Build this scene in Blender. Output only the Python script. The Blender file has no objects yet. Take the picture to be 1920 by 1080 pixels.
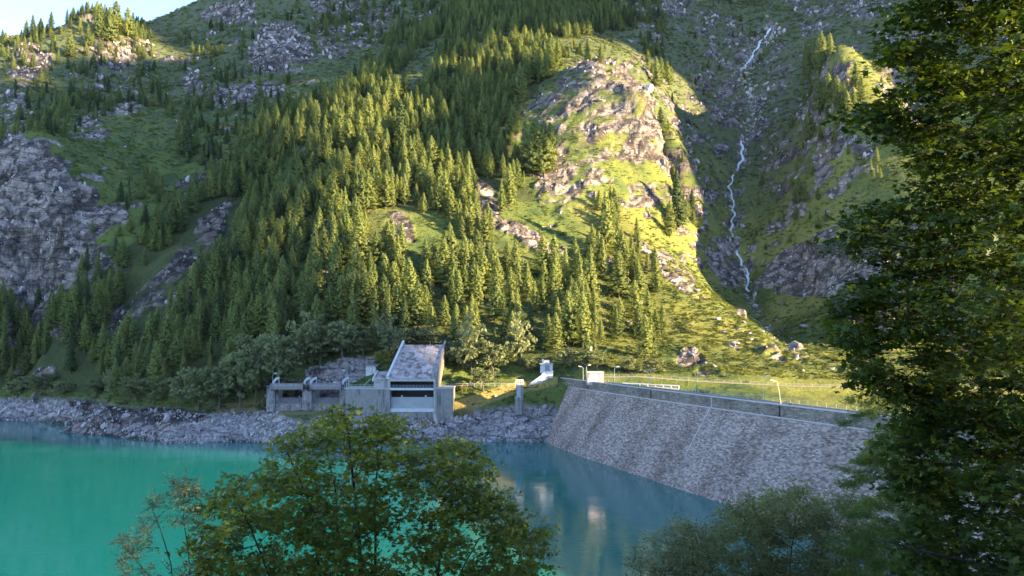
import bpy, math, random
import numpy as np
from mathutils import Vector, Matrix
R = math.radians
SC = bpy.context.scene
COL = SC.collection
# ------------------------------------------------------------------ camera
FPX = 1478.0                      # focal length in pixels of the 1920 wide photograph
CAMZ = 42.0                       # metres above the reservoir
PITCH = math.atan(90 / FPX)
cam_data = bpy.data.cameras.new('camera')
cam_data.sensor_width = 36.0
cam_data.lens = FPX / 1920 * 36.0
cam_data.clip_start = 0.1
cam_data.clip_end = 9000
cam = bpy.data.objects.new('camera', cam_data)
cam.location = (0, 0, CAMZ)
cam.rotation_euler = (R(90) + PITCH, 0, 0)
COL.objects.link(cam)
SC.camera = cam
# ------------------------------------------------------------------ sky and sun
SUN_AZ = 24.0      # degrees from +X towards the camera side (-Y)
SUN_EL = 12.0
to_sun = Vector((math.cos(R(SUN_AZ)) * math.cos(R(SUN_EL)), -math.sin(R(SUN_AZ)) * math.cos(R(SUN_EL)), math.sin(R(SUN_EL))))
world = bpy.data.worlds.new('World'); SC.world = world; world.use_nodes = True
wn = world.node_tree.nodes; wl = world.node_tree.links
sky = wn.new('ShaderNodeTexSky'); sky.sky_type = 'NISHITA'; sky.sun_disc = False
sky.sun_elevation = R(SUN_EL + 8); sky.sun_rotation = R(90 + SUN_AZ)
sky.altitude = 2600; sky.air_density = 0.6; sky.dust_density = 0.12; sky.ozone_density = 1.0
bg = wn['Background']; bg.inputs['Strength'].default_value = 0.15
wl.new(sky.outputs[0], bg.inputs['Color'])
sun_data = bpy.data.lights.new('sun', 'SUN'); sun_data.energy = 5.0; sun_data.angle = R(0.6)
sun_data.color = (1.0, 0.78, 0.44)
sun = bpy.data.objects.new('sun', sun_data); COL.objects.link(sun)
sun.rotation_euler = to_sun.to_track_quat('Z', 'Y').to_euler()
sun.location = (300, -100, 400)
SC.view_settings.view_transform = 'Standard'; SC.view_settings.look = 'None'
SC.view_settings.exposure = 2.7; SC.view_settings.gamma = 1.0
SC.cycles.max_bounces = 6; SC.cycles.diffuse_bounces = 3; SC.cycles.glossy_bounces = 2
SC.cycles.transmission_bounces = 4; SC.cycles.transparent_max_bounces = 6
SC.cycles.caustics_reflective = False; SC.cycles.caustics_refractive = False

# ------------------------------------------------------------------ helpers
def at(px, py, Y):
    """the point seen at pixel (px, py) of the 1920x1080 photograph at distance Y along +Y"""
    cx = (px - 960) / FPX; cy = (540 - py) / FPX
    dy = math.cos(PITCH) - cy * math.sin(PITCH); dz = math.sin(PITCH) + cy * math.cos(PITCH)
    t = Y / dy
    return Vector((cx * t, Y, CAMZ + dz * t))
def at_z(px, py, z):
    p = at(px, py, 1.0)
    return at(px, py, (z - CAMZ) / (p.z - CAMZ))
def project(x, y, z):
    d = y * math.cos(PITCH) + (z - CAMZ) * math.sin(PITCH)
    u = -y * math.sin(PITCH) + (z - CAMZ) * math.cos(PITCH)
    return 960 + FPX * x / d, 540 - FPX * u / d
def tag(o, label=None, cat=None, group=None, kind=None):
    for k, v in (('label', label), ('category', cat), ('group', group), ('kind', kind)):
        if v: o[k] = v
    return o
def mesh_np(name, verts, faces, uvs=None, smooth=False, attrs=None):
    """verts (n,3); faces: an (m,k) array or a list of such arrays"""
    verts = np.asarray(verts, np.float32)
    if not isinstance(faces, list) or isinstance(faces[0], tuple): faces = [np.asarray(faces)]
    faces = [np.asarray(f, np.int32) for f in faces if len(f)]
    me = bpy.data.meshes.new(name)
    me.vertices.add(len(verts)); me.vertices.foreach_set('co', verts.ravel())
    loops = np.concatenate([f.ravel() for f in faces])
    tot = np.concatenate([np.full(len(f), f.shape[1], np.int32) for f in faces])
    start = np.concatenate([[0], np.cumsum(tot)[:-1]]).astype(np.int32)
    me.loops.add(len(loops)); me.loops.foreach_set('vertex_index', loops)
    me.polygons.add(len(tot)); me.polygons.foreach_set('loop_start', start)
    if smooth: me.polygons.foreach_set('use_smooth', np.ones(len(tot), bool))
    if uvs is not None:
        uvl = me.uv_layers.new(name='UVMap')
        uvl.data.foreach_set('uv', np.asarray(uvs, np.float32)[loops].ravel())
    me.update(calc_edges=True)
    for an, (ty, data) in (attrs or {}).items():
        a = me.attributes.new(an, ty, 'POINT')
        a.data.foreach_set('color' if ty == 'FLOAT_COLOR' else ('vector' if ty == 'FLOAT_VECTOR' else 'value'), np.asarray(data, np.int32 if ty == 'INT' else np.float32).ravel())
    me.validate()
    return me
def link(name, me, mat=None, parent=None, loc=None):
    o = bpy.data.objects.new(name, me)
    if mat is not None and me is not None:
        me.materials.clear(); me.materials.append(mat)
    COL.objects.link(o)
    if parent is not None: o.parent = parent
    if loc is not None: o.location = loc
    return o
def empty(name, loc, rz=0, **kw):
    o = bpy.data.objects.new(name, None); o.empty_display_size = 0.3
    o.location = loc; o.rotation_euler = (0, 0, rz); COL.objects.link(o)
    return tag(o, **kw)
class MB:
    """collects plain shapes into one mesh"""
    def __init__(s): s.v = []; s.f = {}; s.n = 0
    def add(s, v, f):
        for q in f: s.f.setdefault(len(q), []).append([i + s.n for i in q])
        s.v += [tuple(p) for p in v]; s.n += len(v)
    def box(s, a, b, top=None):
        """axis aligned box; top = (ax, ay, bx, by) insets of the upper face"""
        t = top or (0, 0, 0, 0)
        x0, y0, z0 = a; x1, y1, z1 = b
        s.add([(x0, y0, z0), (x1, y0, z0), (x1, y1, z0), (x0, y1, z0),
               (x0 + t[0], y0 + t[1], z1), (x1 - t[2], y0 + t[1], z1), (x1 - t[2], y1 - t[3], z1), (x0 + t[0], y1 - t[3], z1)],
              [(0, 3, 2, 1), (4, 5, 6, 7), (0, 1, 5, 4), (1, 2, 6, 5), (2, 3, 7, 6), (3, 0, 4, 7)])
    def hexa(s, p):
        """8 corners: 4 of one side then the matching 4 of the other"""
        s.add(p, [(0, 3, 2, 1), (4, 5, 6, 7), (0, 1, 5, 4), (1, 2, 6, 5), (2, 3, 7, 6), (3, 0, 4, 7)])
    def prism(s, prof, d):
        """closed profile of 3D points pushed along vector d"""
        n = len(prof); d = Vector(d)
        a = [Vector(p) for p in prof]; b = [p + d for p in a]
        s.add(a + b, [tuple(range(n))[::-1], tuple(range(n, 2 * n))] + [(i, (i + 1) % n, n + (i + 1) % n, n + i) for i in range(n)])
    def tube(s, pts, rad, k=6, cap=True):
        pts = [Vector(p) for p in pts]; n = len(pts)
        if not hasattr(rad, '__len__'): rad = [rad] * n
        ring = []
        for i, p in enumerate(pts):
            t = (pts[min(i + 1, n - 1)] - pts[max(i - 1, 0)]).normalized()
            a = Vector((0, 0, 1)) if abs(t.z) < .9 else Vector((1, 0, 0))
            u = t.cross(a).normalized(); w = t.cross(u)
            ring += [p + (u * math.cos(2 * math.pi * j / k) + w * math.sin(2 * math.pi * j / k)) * rad[i] for j in range(k)]
        f = [(i * k + j, i * k + (j + 1) % k, (i + 1) * k + (j + 1) % k, (i + 1) * k + j) for i in range(n - 1) for j in range(k)]
        if cap: f += [tuple(range(k))[::-1], tuple(range((n - 1) * k, n * k))]
        s.add(ring, f)
    def mesh(s, name, smooth=False):
        me = bpy.data.meshes.new(name)
        me.from_pydata(s.v, [], [q for k in s.f for q in s.f[k]]); me.update()
        if smooth: me.polygons.foreach_set('use_smooth', [True] * len(me.polygons))
        return me
    def build(s, name, mat, parent=None, smooth=False):
        me = s.mesh(name, smooth)
        o = link(name, me, mat)
        if parent is not None:
            o.parent = parent
            me.transform(parent_inv(parent))
        return o
def parent_inv(p):
    m = Matrix.Translation(p.location) @ p.rotation_euler.to_matrix().to_4x4()
    if p.parent is not None:
        m = (Matrix.Translation(p.parent.location) @ p.parent.rotation_euler.to_matrix().to_4x4()) @ m
    return m.inverted()

# noise ------------------------------------------------------------
def _hash(ix, iy, iz, seed):
    h = (ix.astype(np.int64) * 374761393 + iy.astype(np.int64) * 668265263 + iz.astype(np.int64) * 2147483647 + seed * 974711) & 0xffffffff
    h = ((h ^ (h >> 13)) * 1274126177) & 0xffffffff
    h = ((h ^ (h >> 16)) * 2246822519) & 0xffffffff
    return h ^ (h >> 15)
_G = np.array([(1,1,0),(-1,1,0),(1,-1,0),(-1,-1,0),(1,0,1),(-1,0,1),(1,0,-1),(-1,0,-1),(0,1,1),(0,-1,1),(0,1,-1),(0,-1,-1)], np.float32)
def perlin(x, y, z, seed=0):
    x = np.asarray(x, np.float64); y = np.asarray(y, np.float64); z = np.asarray(z, np.float64) + np.zeros_like(x)
    ix, iy, iz = np.floor(x), np.floor(y), np.floor(z)
    fx, fy, fz = x - ix, y - iy, z - iz
    u, v, w = (t * t * t * (t * (t * 6 - 15) + 10) for t in (fx, fy, fz))
    out = 0
    for a in (0, 1):
        for b in (0, 1):
            for c in (0, 1):
                g = _G[_hash(ix + a, iy + b, iz + c, seed) % 12]
                d = g[..., 0] * (fx - a) + g[..., 1] * (fy - b) + g[..., 2] * (fz - c)
                out = out + d * (u if a else 1 - u) * (v if b else 1 - v) * (w if c else 1 - w)
    return out
def fbm(x, y, z=0.0, octv=4, seed=0, ridged=False, gain=.5):
    s = 0; a = 1.0; t = 0
    for i in range(octv):
        n = perlin(x * 2 ** i, y * 2 ** i, z * 2 ** i, seed + i * 17)
        if ridged: n = 1 - 2.2 * np.abs(n)
        s = s + a * n; t += a; a *= gain
    return s / t
def in_poly(u, v, poly):
    poly = np.asarray(poly, float); r = np.zeros(u.shape, bool)
    j = len(poly) - 1
    for i in range(len(poly)):
        xi, yi = poly[i]; xj, yj = poly[j]
        if yi != yj:
            r ^= ((yi > v) != (yj > v)) & (u < (xj - xi) * (v - yi) / (yj - yi) + xi)
        j = i
    return r
def seg_dist(x, y, pts):
    """distance to a polyline and the parameter (0..n-1) of the nearest point"""
    best = np.full(x.shape, 1e9); par = np.zeros(x.shape)
    for i in range(len(pts) - 1):
        ax, ay = pts[i][:2]; bx, by = pts[i + 1][:2]
        dx, dy = bx - ax, by - ay
        t = np.clip(((x - ax) * dx + (y - ay) * dy) / (dx * dx + dy * dy + 1e-9), 0, 1)
        d = np.hypot(x - ax - t * dx, y - ay - t * dy)
        m = d < best; best = np.where(m, d, best); par = np.where(m, i + t, par)
    return best, par
def sstep(a, b, x):
    t = np.clip((x - a) / (b - a), 0, 1); return t * t * (3 - 2 * t)

# materials --------------------------------------------------------
MATS = {}
def new_mat(name):
    m = bpy.data.materials.new(name); m.use_nodes = True
    MATS[name] = m
    return m, m.node_tree.nodes, m.node_tree.links, m.node_tree.nodes['Principled BSDF']
def mix_rgb(n, l, fac, a, b, mode='MIX'):
    x = n.new('ShaderNodeMix'); x.data_type = 'RGBA'; x.blend_type = mode
    for s, v in ((x.inputs[0], fac), (x.inputs[6], a), (x.inputs[7], b)):
        if hasattr(v, 'is_linked'): l.new(v, s)
        elif isinstance(v, (int, float)): s.default_value = v
        else: s.default_value = tuple(v) + ((1,) if len(v) == 3 else ())
    return x.outputs[2]
def ramp(n, l, src, stops):
    r = n.new('ShaderNodeValToRGB'); e = r.color_ramp.elements
    while len(e) < len(stops): e.new(0.5)
    for i, (p, c) in enumerate(stops):
        e[i].position = p; e[i].color = tuple(c) + (1,) if hasattr(c, '__len__') else (c, c, c, 1)
    l.new(src, r.inputs[0]); return r.outputs[0]
def noise(n, l, scale, detail=4, rough=.6, vec=None, dist=0):
    t = n.new('ShaderNodeTexNoise'); t.inputs['Scale'].default_value = scale
    t.inputs['Detail'].default_value = detail; t.inputs['Roughness'].default_value = rough; t.inputs['Distortion'].default_value = dist
    if vec is not None: l.new(vec, t.inputs['Vector'])
    return t.outputs['Fac']
def position(n, l, scale=(1, 1, 1)):
    g = n.new('ShaderNodeNewGeometry'); m = n.new('ShaderNodeMapping'); m.inputs['Scale'].default_value = scale
    l.new(g.outputs['Position'], m.inputs['Vector']); return m.outputs[0]
def bump(n, l, h, strength, dist, bs):
    b = n.new('ShaderNodeBump'); b.inputs['Strength'].default_value = strength; b.inputs['Distance'].default_value = dist
    l.new(h, b.inputs['Height']); l.new(b.outputs[0], bs.inputs['Normal']); return b
def rough_mat(name, c1, c2, scale=1.0, rough=.9, bstr=.4, bdist=.05, streak=None, metallic=0.0, c3=None):
    """a weathered surface: two colours mixed by noise, optional vertical streaks"""
    m, n, l, bs = new_mat(name)
    f = noise(n, l, scale, 6, .65, position(n, l))
    c = ramp(n, l, f, [(.35, c1), (.65, c2)])
    if streak:
        s = noise(n, l, 1.0, 3, .6, position(n, l, (1.1, 1.1, .09)))
        c = mix_rgb(n, l, ramp(n, l, s, [(.52, 0.0), (.68, 1.0)]), c, streak)
    if c3:
        s = noise(n, l, .35, 6, .7, position(n, l, (1, 1, 1)))
        c = mix_rgb(n, l, ramp(n, l, s, [(.5, 0.0), (.6, 1.0)]), c, c3)
    l.new(c, bs.inputs['Base Color']); bs.inputs['Roughness'].default_value = rough; bs.inputs['Metallic'].default_value = metallic
    bump(n, l, noise(n, l, scale * 4, 5, .6, position(n, l)), bstr, bdist, bs)
    return m
# ------------------------------------------------------------------ terrain heights
# ground points read off the photograph: pixel and distance; each becomes a world point
GP = """
0,745,410 200,755,375 330,765,349 450,770,338 560,766,332 640,775,324 740,781,318 560,768,324 520,772,318 610,770,322 560,778,314 600,742,341 520,745,342
870,776,322 1035,713,336 960,726,338 900,742,334 850,758,328 790,781,319 960,775,327 960,800,320 1010,790,320 1010,750,330
600,690,356 700,680,352 790,655,356 50,700,430 50,650,460 200,700,400 200,600,440 350,700,370 350,600,410
500,650,372 500,550,420 500,450,470 500,350,530 500,250,610 450,200,680 450,120,780 430,30,920 330,400,500 300,500,450
150,560,430 0,585,440 100,400,475 50,250,500 130,310,498 160,380,490 240,400,490 150,260,570 250,300,570 300,350,540
250,230,620 300,190,720 290,130,800 310,80,900 100,150,720 50,200,640 0,100,760 180,15,820 100,60,815 240,60,835 0,70,860
520,40,860 520,100,770 530,140,750 600,150,710 300,50,1280 370,12,1130 400,-12,1020 450,-40,960 520,-60,960 600,-80,1000 300,62,1100
1470,640,390 1400,602,414 1530,666,360 1565,682,346 1330,560,440 1250,480,480 1200,440,500 1140,370,530 1135,330,540 1050,370,520 1220,190,600 1230,230,590
1120,115,625 1000,220,600 1010,300,560 1100,280,562 1180,280,572 1060,150,625 1060,300,548
1200,600,410 1300,650,370 1400,680,347 1100,600,395 1100,500,450 1050,430,490 1200,690,340 1000,650,365 1000,550,415
900,600,385 900,500,440 900,400,490 900,300,560 800,640,368 800,550,410 800,450,460 800,350,520 800,250,590 800,180,650
700,550,408 700,450,455 700,350,515 700,250,580 700,180,640 600,600,382 600,500,432 600,400,482 600,300,542 600,220,605
740,130,760 650,120,770 900,180,660 950,100,720 1000,60,760 1050,100,690 850,80,780 950,20,860 750,60,890 650,40,930
1150,60,830 1170,105,700 1200,40,860 1060,0,920 1240,160,720 1250,250,640 1280,330,620 1300,420,590 1330,500,560 1250,410,605
1200,360,630 1380,560,540 1420,590,520 1450,620,480 1490,650,430
1400,540,570 1375,440,640 1370,360,690 1385,300,740 1395,260,770 1360,200,850 1400,120,930 1440,60,1000 1400,0,1150
1500,560,515 1470,480,560 1600,520,470 1600,600,430 1550,650,395 1650,650,370 1500,400,590 1600,400,518 1700,400,485 1440,340,680 1460,250,740
1500,300,650 1530,220,660 1550,110,660 1580,170,622 1620,270,582 1640,340,545 1660,200,600 1690,280,565 1720,180,670 1640,110,710 1740,260,640 1500,80,900 1600,50,900 1700,0,900
1300,50,960 1300,120,860 1320,200,780 1800,300,640 1900,300,560 1800,500,430 1800,100,800 1900,100,740 1800,650,360 1950,500,400
1200,706,322 1272,712,318 1368,718,316 1489,724,314 1609,727,312 1300,735,301 1489,757,286 1550,745,296 1400,700,330 1270,698,332
"""
cp = []
for t in GP.split():
    a, b, c = map(float, t.split(',')); cp.append(tuple(at(a, b, c)))
for t in "0,787 60,789 100,795 116,809 150,814 220,821 290,830 400,830 500,830 620,829 750,828 880,828 950,828 1020,828".split():
    a, b = map(float, t.split(',')); p = at_z(a, b, 0); cp.append(tuple(p)); cp.append((p.x * .94, p.y - 20, -11))
# world points: far skirts, behind the skyline, valley below the dam, the near bank
cp += [tuple(at(180, 55, 930)), tuple(at(60, 110, 950)), tuple(at(0, 120, 1000)), tuple(at(-100, 60, 900)), tuple(at(-200, 250, 620)), tuple(at(-200, 500, 470)),
       tuple(at(-200, 700, 420)), tuple(at(-250, 780, 405)),
       (-420, 1300, 560), (-560, 1450, 600), (0, 1400, 760), (300, 1300, 760), (150, 1100, 610), (-150, 1100, 560), (600, 1200, 800), (700, 900, 560), (-900, 1300, 500),
       (600, 500, 250), (450, 330, 130), (300, 260, 45), (500, 200, 170),
       (60, 300, 14), (90, 225, 2), (110, 170, -2), (150, 240, 8), (170, 150, 4), (220, 260, 18), (200, 100, 14), (260, 150, 30), (45, 285, 12), (36, 318, 21), (28, 325, 23.5), (70, 315, 21)]
for x in (-260, -160, -60, 20): cp += [(x, 200, -14), (x, 120, -14), (x, 270, -14)]
for x, y0 in ((-120, 58), (-60, 50), (0, 46), (40, 52), (75, 75), (95, 105)):
    cp += [(x, y0, 0), (x * .92, y0 + 14, -9), (x * 1.05, y0 - 26, 22), (x * 1.1, y0 - 44, 37)]
cp += [(0, -2, 40.2), (-8, 3, 39.2), (8, 3, 39.4), (0, 8, 34.5), (-40, -10, 42), (40, -5, 41), (0, -40, 52), (120, 20, 42), (150, 60, 36), (120, 90, 20), (-60, -30, 48), (-150, 0, 42), (100, -40, 50), (0, -90, 60), (-150, -60, 70)]
cp = np.array(cp)
C0 = 9.0
def _K(a, b): return np.sqrt(((a[:, None, :2] - b[None, :, :2]) ** 2).sum(-1) + C0 * C0)
_n = len(cp)
_A = np.zeros((_n + 3, _n + 3)); _A[:_n, :_n] = _K(cp, cp) + np.eye(_n) * -0.6
_P = np.column_stack([np.ones(_n), cp[:, 0] / 500, cp[:, 1] / 500]); _A[:_n, _n:] = _P; _A[_n:, :_n] = _P.T
_W = np.linalg.solve(_A, np.concatenate([cp[:, 2], np.zeros(3)]))
def base_height(x, y):
    sh = x.shape; x = x.ravel(); y = y.ravel(); out = np.empty(len(x))
    for i in range(0, len(x), 20000):
        p = np.column_stack([x[i:i + 20000], y[i:i + 20000]])
        out[i:i + 20000] = _K(p, cp) @ _W[:_n] + _W[_n] + p[:, 0] / 500 * _W[_n + 1] + p[:, 1] / 500 * _W[_n + 2]
    return out.reshape(sh)

# regions of bare rock / forest, as outlines of the ground seen in the photograph: (outline, strength)
ROCK = [
 ([(-50,240),(40,250),(70,262),(100,300),(140,345),(165,380),(235,385),(238,420),(190,430),(165,460),(120,500),(60,550),(0,600),(-60,600)], 1.0),
 ([(480,60),(520,38),(560,50),(588,95),(583,125),(540,120),(505,142),(465,135),(462,100)], 1.0),
 ([(395,168),(450,160),(540,148),(525,180),(450,198),(390,192)], .85),
 ([(370,12),(480,0),(485,42),(440,48),(380,40)], .8),
 ([(1060,120),(1110,110),(1150,125),(1215,170),(1238,210),(1232,240),(1180,250),(1212,270),(1198,295),(1150,305),(1115,335),(1135,350),(1060,372),(1008,378),(996,350),(1015,320),(1045,290),(1036,240),(1000,228),(965,225),(985,195),(1035,160)], .56),
 ([(1290,20),(1400,40),(1480,110),(1460,200),(1410,265),(1345,250),(1300,190),(1310,120)], .42),
 ([(1220,290),(1290,290),(1275,330),(1235,330)], .6), ([(1165,340),(1245,345),(1260,385),(1190,390)], .62), ([(1285,370),(1330,380),(1320,410),(1290,400)], .7),
 ([(1408,545),(1440,495),(1490,455),(1560,430),(1640,470),(1720,500),(1720,600),(1660,625),(1600,605),(1540,560),(1480,548)], 1.0),
 ([(1325,440),(1385,440),(1392,520),(1362,550),(1330,500)], .7),
 ([(1440,430),(1500,330),(1520,345),(1470,440),(1430,500)], .55),
 ([(1530,330),(1560,300),(1640,330),(1600,380),(1560,370)], .4),
 ([(575,690),(640,676),(700,662),(712,690),(660,718),(585,720)], 1.0),
 ([(500,706),(655,700),(655,765),(500,765)], 1.0),
 ([(1185,450),(1240,470),(1330,555),(1300,560),(1220,500)], .6),
 ([(880,335),(930,350),(945,400),(1010,445),(1065,475),(1040,485),(955,445),(895,405)], .75),
 ([(730,395),(770,400),(780,450),(720,450)], .75), ([(755,285),(810,290),(835,330),(770,330)], .7),
 ([(1265,670),(1290,650),(1345,690),(1340,708),(1275,705)], .5),
 ([(400,390),(440,385),(420,440),(330,530),(240,610),(185,625),(230,560),(320,480)], .62),
 ([(320,340),(390,320),(400,345),(330,360)], .7), ([(135,500),(190,470),(200,500),(150,530)], .8),
 ([(20,90),(60,75),(100,110),(80,150),(20,150)], .6), ([(150,60),(280,70),(280,150),(180,150)], .55), ([(0,150),(60,160),(60,240),(0,250)], .6), ([(140,220),(260,170),(270,200),(190,260),(130,260)], .5),
 ([(600,60),(690,20),(760,10),(700,90),(640,110),(590,110)], .55), ([(330,150),(380,120),(400,160),(370,200)], .55),
 ([(1100,0),(1290,0),(1290,40),(1150,40)], .6), ([(1480,0),(1700,0),(1650,40),(1500,70)], .5), ([(1630,60),(1720,60),(1720,250),(1660,200)], .6),
 ([(1560,100),(1590,110),(1600,170),(1570,160)], .6),
 ([(1590,270),(1640,260),(1650,330),(1600,330)], .5),
 ([(0,60),(15,40),(30,60),(20,80)], .8), ([(1340,640),(1480,640),(1500,665),(1400,660)], .35),
]
STREAM_PX = [(1445,55),(1425,80),(1408,110),(1395,128),(1402,160),(1420,190),(1408,225),(1396,250),(1390,268),(1392,300),(1378,325),(1366,352),(1374,375),(1376,400),(1370,430),(1380,470),(1392,498),(1403,515),(1400,545),(1415,565),(1430,590),(1450,620),(1475,645),(1500,668)]
FOREST = [
 ([(0,80),(280,80),(330,200),(480,60),(560,130),(440,330),(300,200),(130,260),(0,250)], .55, 14, .5), ([(1240,0),(1480,0),(1430,140),(1260,200)], .12, 11, .3), ([(1440,250),(1700,60),(1720,300),(1540,430),(1400,500)], .22, 11, .05), ([(1240,250),(1330,330),(1340,480),(1240,450)], .35, 12, .3),   # outline, trees per 100 m2 of ground, tallest, share of dark spruce
 ([(-60,600),(60,575),(190,500),(300,430),(400,345),(500,330),(560,420),(540,560),(560,660),(480,700),(300,735),(-60,725)], 4.2, 21, .12),
 ([(480,420),(700,380),(720,450),(900,520),(1000,600),(1100,660),(1000,690),(700,660),(560,670),(540,560)], 2.1, 25, .10),
 ([(1000,560),(1120,460),(1200,560),(1260,640),(1230,690),(1100,690),(1000,650)], 1.15, 20, .10),
 ([(840,400),(900,400),(1000,520),(1130,560),(1100,600),(900,560)], 1.3, 21, .05),
 ([(1100,380),(1150,380),(1230,500),(1260,600),(1200,600),(1120,480)], 1.0, 18, .02),
 ([(560,340),(570,240),(600,200),(740,190),(900,70),(1000,80),(1055,110),(980,190),(955,300),(1000,370),(870,400),(700,385),(500,420)], 3.4, 22, .10),
 ([(740,190),(900,70),(1000,80),(960,220),(880,300),(780,260)], 2.6, 20, .1),
 ([(440,330),(500,210),(640,180),(700,110),(760,100),(820,40),(900,-20),(1060,-20),(1200,40),(1180,60),(1060,70),(900,70),(740,190),(600,200),(560,330)], 2.8, 20, .15),
 ([(560,60),(620,20),(700,-20),(900,-20),(800,60),(740,90),(640,80)], 1.0, 14, .2),
 ([(1080,0),(1240,0),(1250,120),(1215,120),(1190,50),(1100,40)], 1.8, 14, .2),
 ([(0,100),(70,60),(120,60),(90,120),(0,140)], 1.8, 13, .3), ([(110,30),(180,0),(270,30),(290,110),(250,120),(150,80)], 2.2, 12, .25),
 ([(0,230),(60,220),(130,200),(130,260),(60,245),(0,262)], 2.8, 14, .25), ([(60,180),(210,180),(230,215),(100,230)], 1.3, 14, .25),
 ([(380,170),(480,130),(520,150),(440,250),(380,290),(330,290)], 1.0, 14, .35), ([(330,240),(440,220),(470,320),(400,350),(330,300)], 1.7, 14, .3),
 ([(330,60),(480,40),(470,120),(380,170),(330,180)], .6, 12, .4), ([(200,90),(290,120),(280,170),(200,160)], 1.2, 11, .4),
 ([(170,380),(300,350),(330,420),(220,480),(170,440)], 1.2, 13, .3), ([(210,300),(330,340),(300,370),(200,370)], .5, 12, .3),
 ([(570,0),(800,0),(760,40),(600,60)], 1.2, 14, .3), ([(440,20),(570,20),(570,60),(560,50),(480,60)], .6, 12, .4),
 ([(1500,130),(1560,150),(1610,190),(1620,215),(1560,230),(1500,200)], 1.6, 14, .05), ([(1500,100),(1550,80),(1560,100),(1510,130)], 1.5, 13, .05),
 ([(1500,200),(1530,220),(1500,310),(1480,380),(1470,370),(1490,290)], .5, 12, .1), ([(1600,280),(1640,280),(1650,330),(1610,330)], 1.2, 11, .05),
 ([(1240,380),(1310,375),(1310,430),(1250,445)], 1.6, 15, .35), ([(1220,140),(1260,130),(1255,165),(1225,165)], 2.0, 12, 0),
 ([(1230,210),(1250,210),(1250,265),(1235,265)], 1.6, 10, .2), ([(1170,20),(1250,20),(1250,100),(1215,90)], 1.2, 14, .25),
 ([(960,290),(1040,280),(1030,330),(970,330)], 2.6, 15, .0), ([(1030,95),(1140,85),(1140,115),(1040,115)], 2.2, 12, .0),
 ([(650,180),(760,175),(770,230),(640,230)], 2.2, 24, .05),
]
BARE = [   # no trees here whatever the outlines above say
 [(560,400),(700,300),(690,270),(560,380)][:0] or [(750,190),(800,120),(830,120),(770,200)], [(735,150),(820,75),(850,75),(780,160),(720,180)],
 [(700,390),(770,395),(800,450),(960,460),(1000,490),(960,500),(800,500),(700,460)], [(880,340),(940,350),(950,400),(900,400)],
 [(385,385),(470,370),(450,450),(350,560),(270,650),(180,640),(240,540),(320,470)], [(420,350),(470,320),(500,300),(460,350)],
 [(940,220),(1000,180),(1060,120),(1100,110),(1240,200),(1230,250),(1150,320),(1130,370),(1000,380),(1005,335),(1030,335),(1045,290),(1030,235)],
 [(555,640),(720,640),(735,690),(560,735)], [(722,640),(850,640),(870,700),(720,700)],
]

def terrain_noise(x, y, z, nrm, rock, near):
    """rough the ground up along its own normals"""
    g = 1.6 * fbm(x / 34, y / 34, z / 34, 4, 3) * near + .35 * fbm(x / 4.2, y / 4.2, z / 4.2, 3, 9) * near
    c, s = math.cos(.75), math.sin(.75)
    xr = x * c + z * s; zr = -x * s + z * c                    # tilted strata
    wx = x + 16 * fbm(x / 50, y / 50, z / 50, 3, 310); wz = z + 12 * fbm(x / 40, y / 40, z / 40, 3, 311); wy = y + 12 * fbm(x / 45, y / 45, z / 45, 3, 312)
    xr = wx * c + wz * s; zr = -wx * s + wz * c
    big = fbm(xr / 60, wy / 42, zr / 32, 6, 21, True, .6) - .45
    stepn = fbm(xr / 24, wy / 15, zr / 9, 3, 33); stepn = np.floor(stepn * 7) / 7 * .7 + stepn * .3      # blocky ledges
    r = 9.5 * big + 5.5 * stepn + 0.5 * (fbm(xr / 7, y / 5, zr / 3.4, 3, 5, True, .6) - .4)
    h = g * (1 - .6 * rock) + r * rock
    return h

def fan_grid(name, ys, angs):
    Y, T = np.meshgrid(ys, angs, indexing='ij'); X = Y * T
    Z = base_height(X, Y)
    return X, Y, Z
ys = [104.0]
while ys[-1] < 1520:
    yv = ys[-1]
    ys.append(yv + (3.5 if yv < 285 else (.0017 * yv - .15) if 420 < yv < 640 else max(.62, .0026 * yv - .28) if yv < 1000 else .012 * (yv - 1000) + 3))
ys = np.array(ys); angs = np.linspace(-.72, .86, 1240)
X, Y, Z = fan_grid('t', ys, angs)
dist_shape = X.shape
U, V = project(X, Y, Z)
# wobble the outlines so that no edge is straight
wu = U + 26 * fbm(X / 30, Y / 30, Z / 30, 4, 40); wv = V + 20 * fbm(X / 30, Y / 30, Z / 30, 4, 50)
rock = np.zeros(X.shape)
for poly, s in ROCK: rock = np.maximum(rock, in_poly(wu, wv, poly) * s)
# steepness
gy = np.gradient(Z, axis=0) / np.gradient(Y, axis=0)
gx = np.gradient(Z, axis=1) / (np.gradient(X, axis=1) + 1e-9)
nrm = np.stack([-gx, -gy, np.ones_like(Z)], -1); nrm /= np.linalg.norm(nrm, axis=-1, keepdims=True)
steep = 1 - nrm[..., 2]
_c, _s = math.cos(.6), math.sin(.6)
_wx = X + 14 * fbm(X / 40, Y / 40, Z / 40, 3, 300); _wz = Z + 9 * fbm(X / 35, Y / 35, Z / 35, 3, 301)
_xr = _wx * _c + _wz * _s; _zr = -_wx * _s + _wz * _c
patch = .6 * fbm(X / 22, Y / 22, Z / 12, 4, 70) + .75 * fbm(_xr / 26, Y / 20, _zr / 7.5, 3, 75)
crag = fbm(X / 60, Y / 60, Z / 22, 5, 71, True)
high = sstep(560, 800, Y)
rock = np.where(rock > 0, np.clip(rock + patch * 2.0 * (1.2 - rock), 0, 1), 0)
rock = np.maximum(rock, sstep(.39, .56, crag * .5 + patch * .8 + (steep - .25) * .8 + .10 * high - .09))
sdist, spar = seg_dist(U, V, STREAM_PX)
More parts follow.
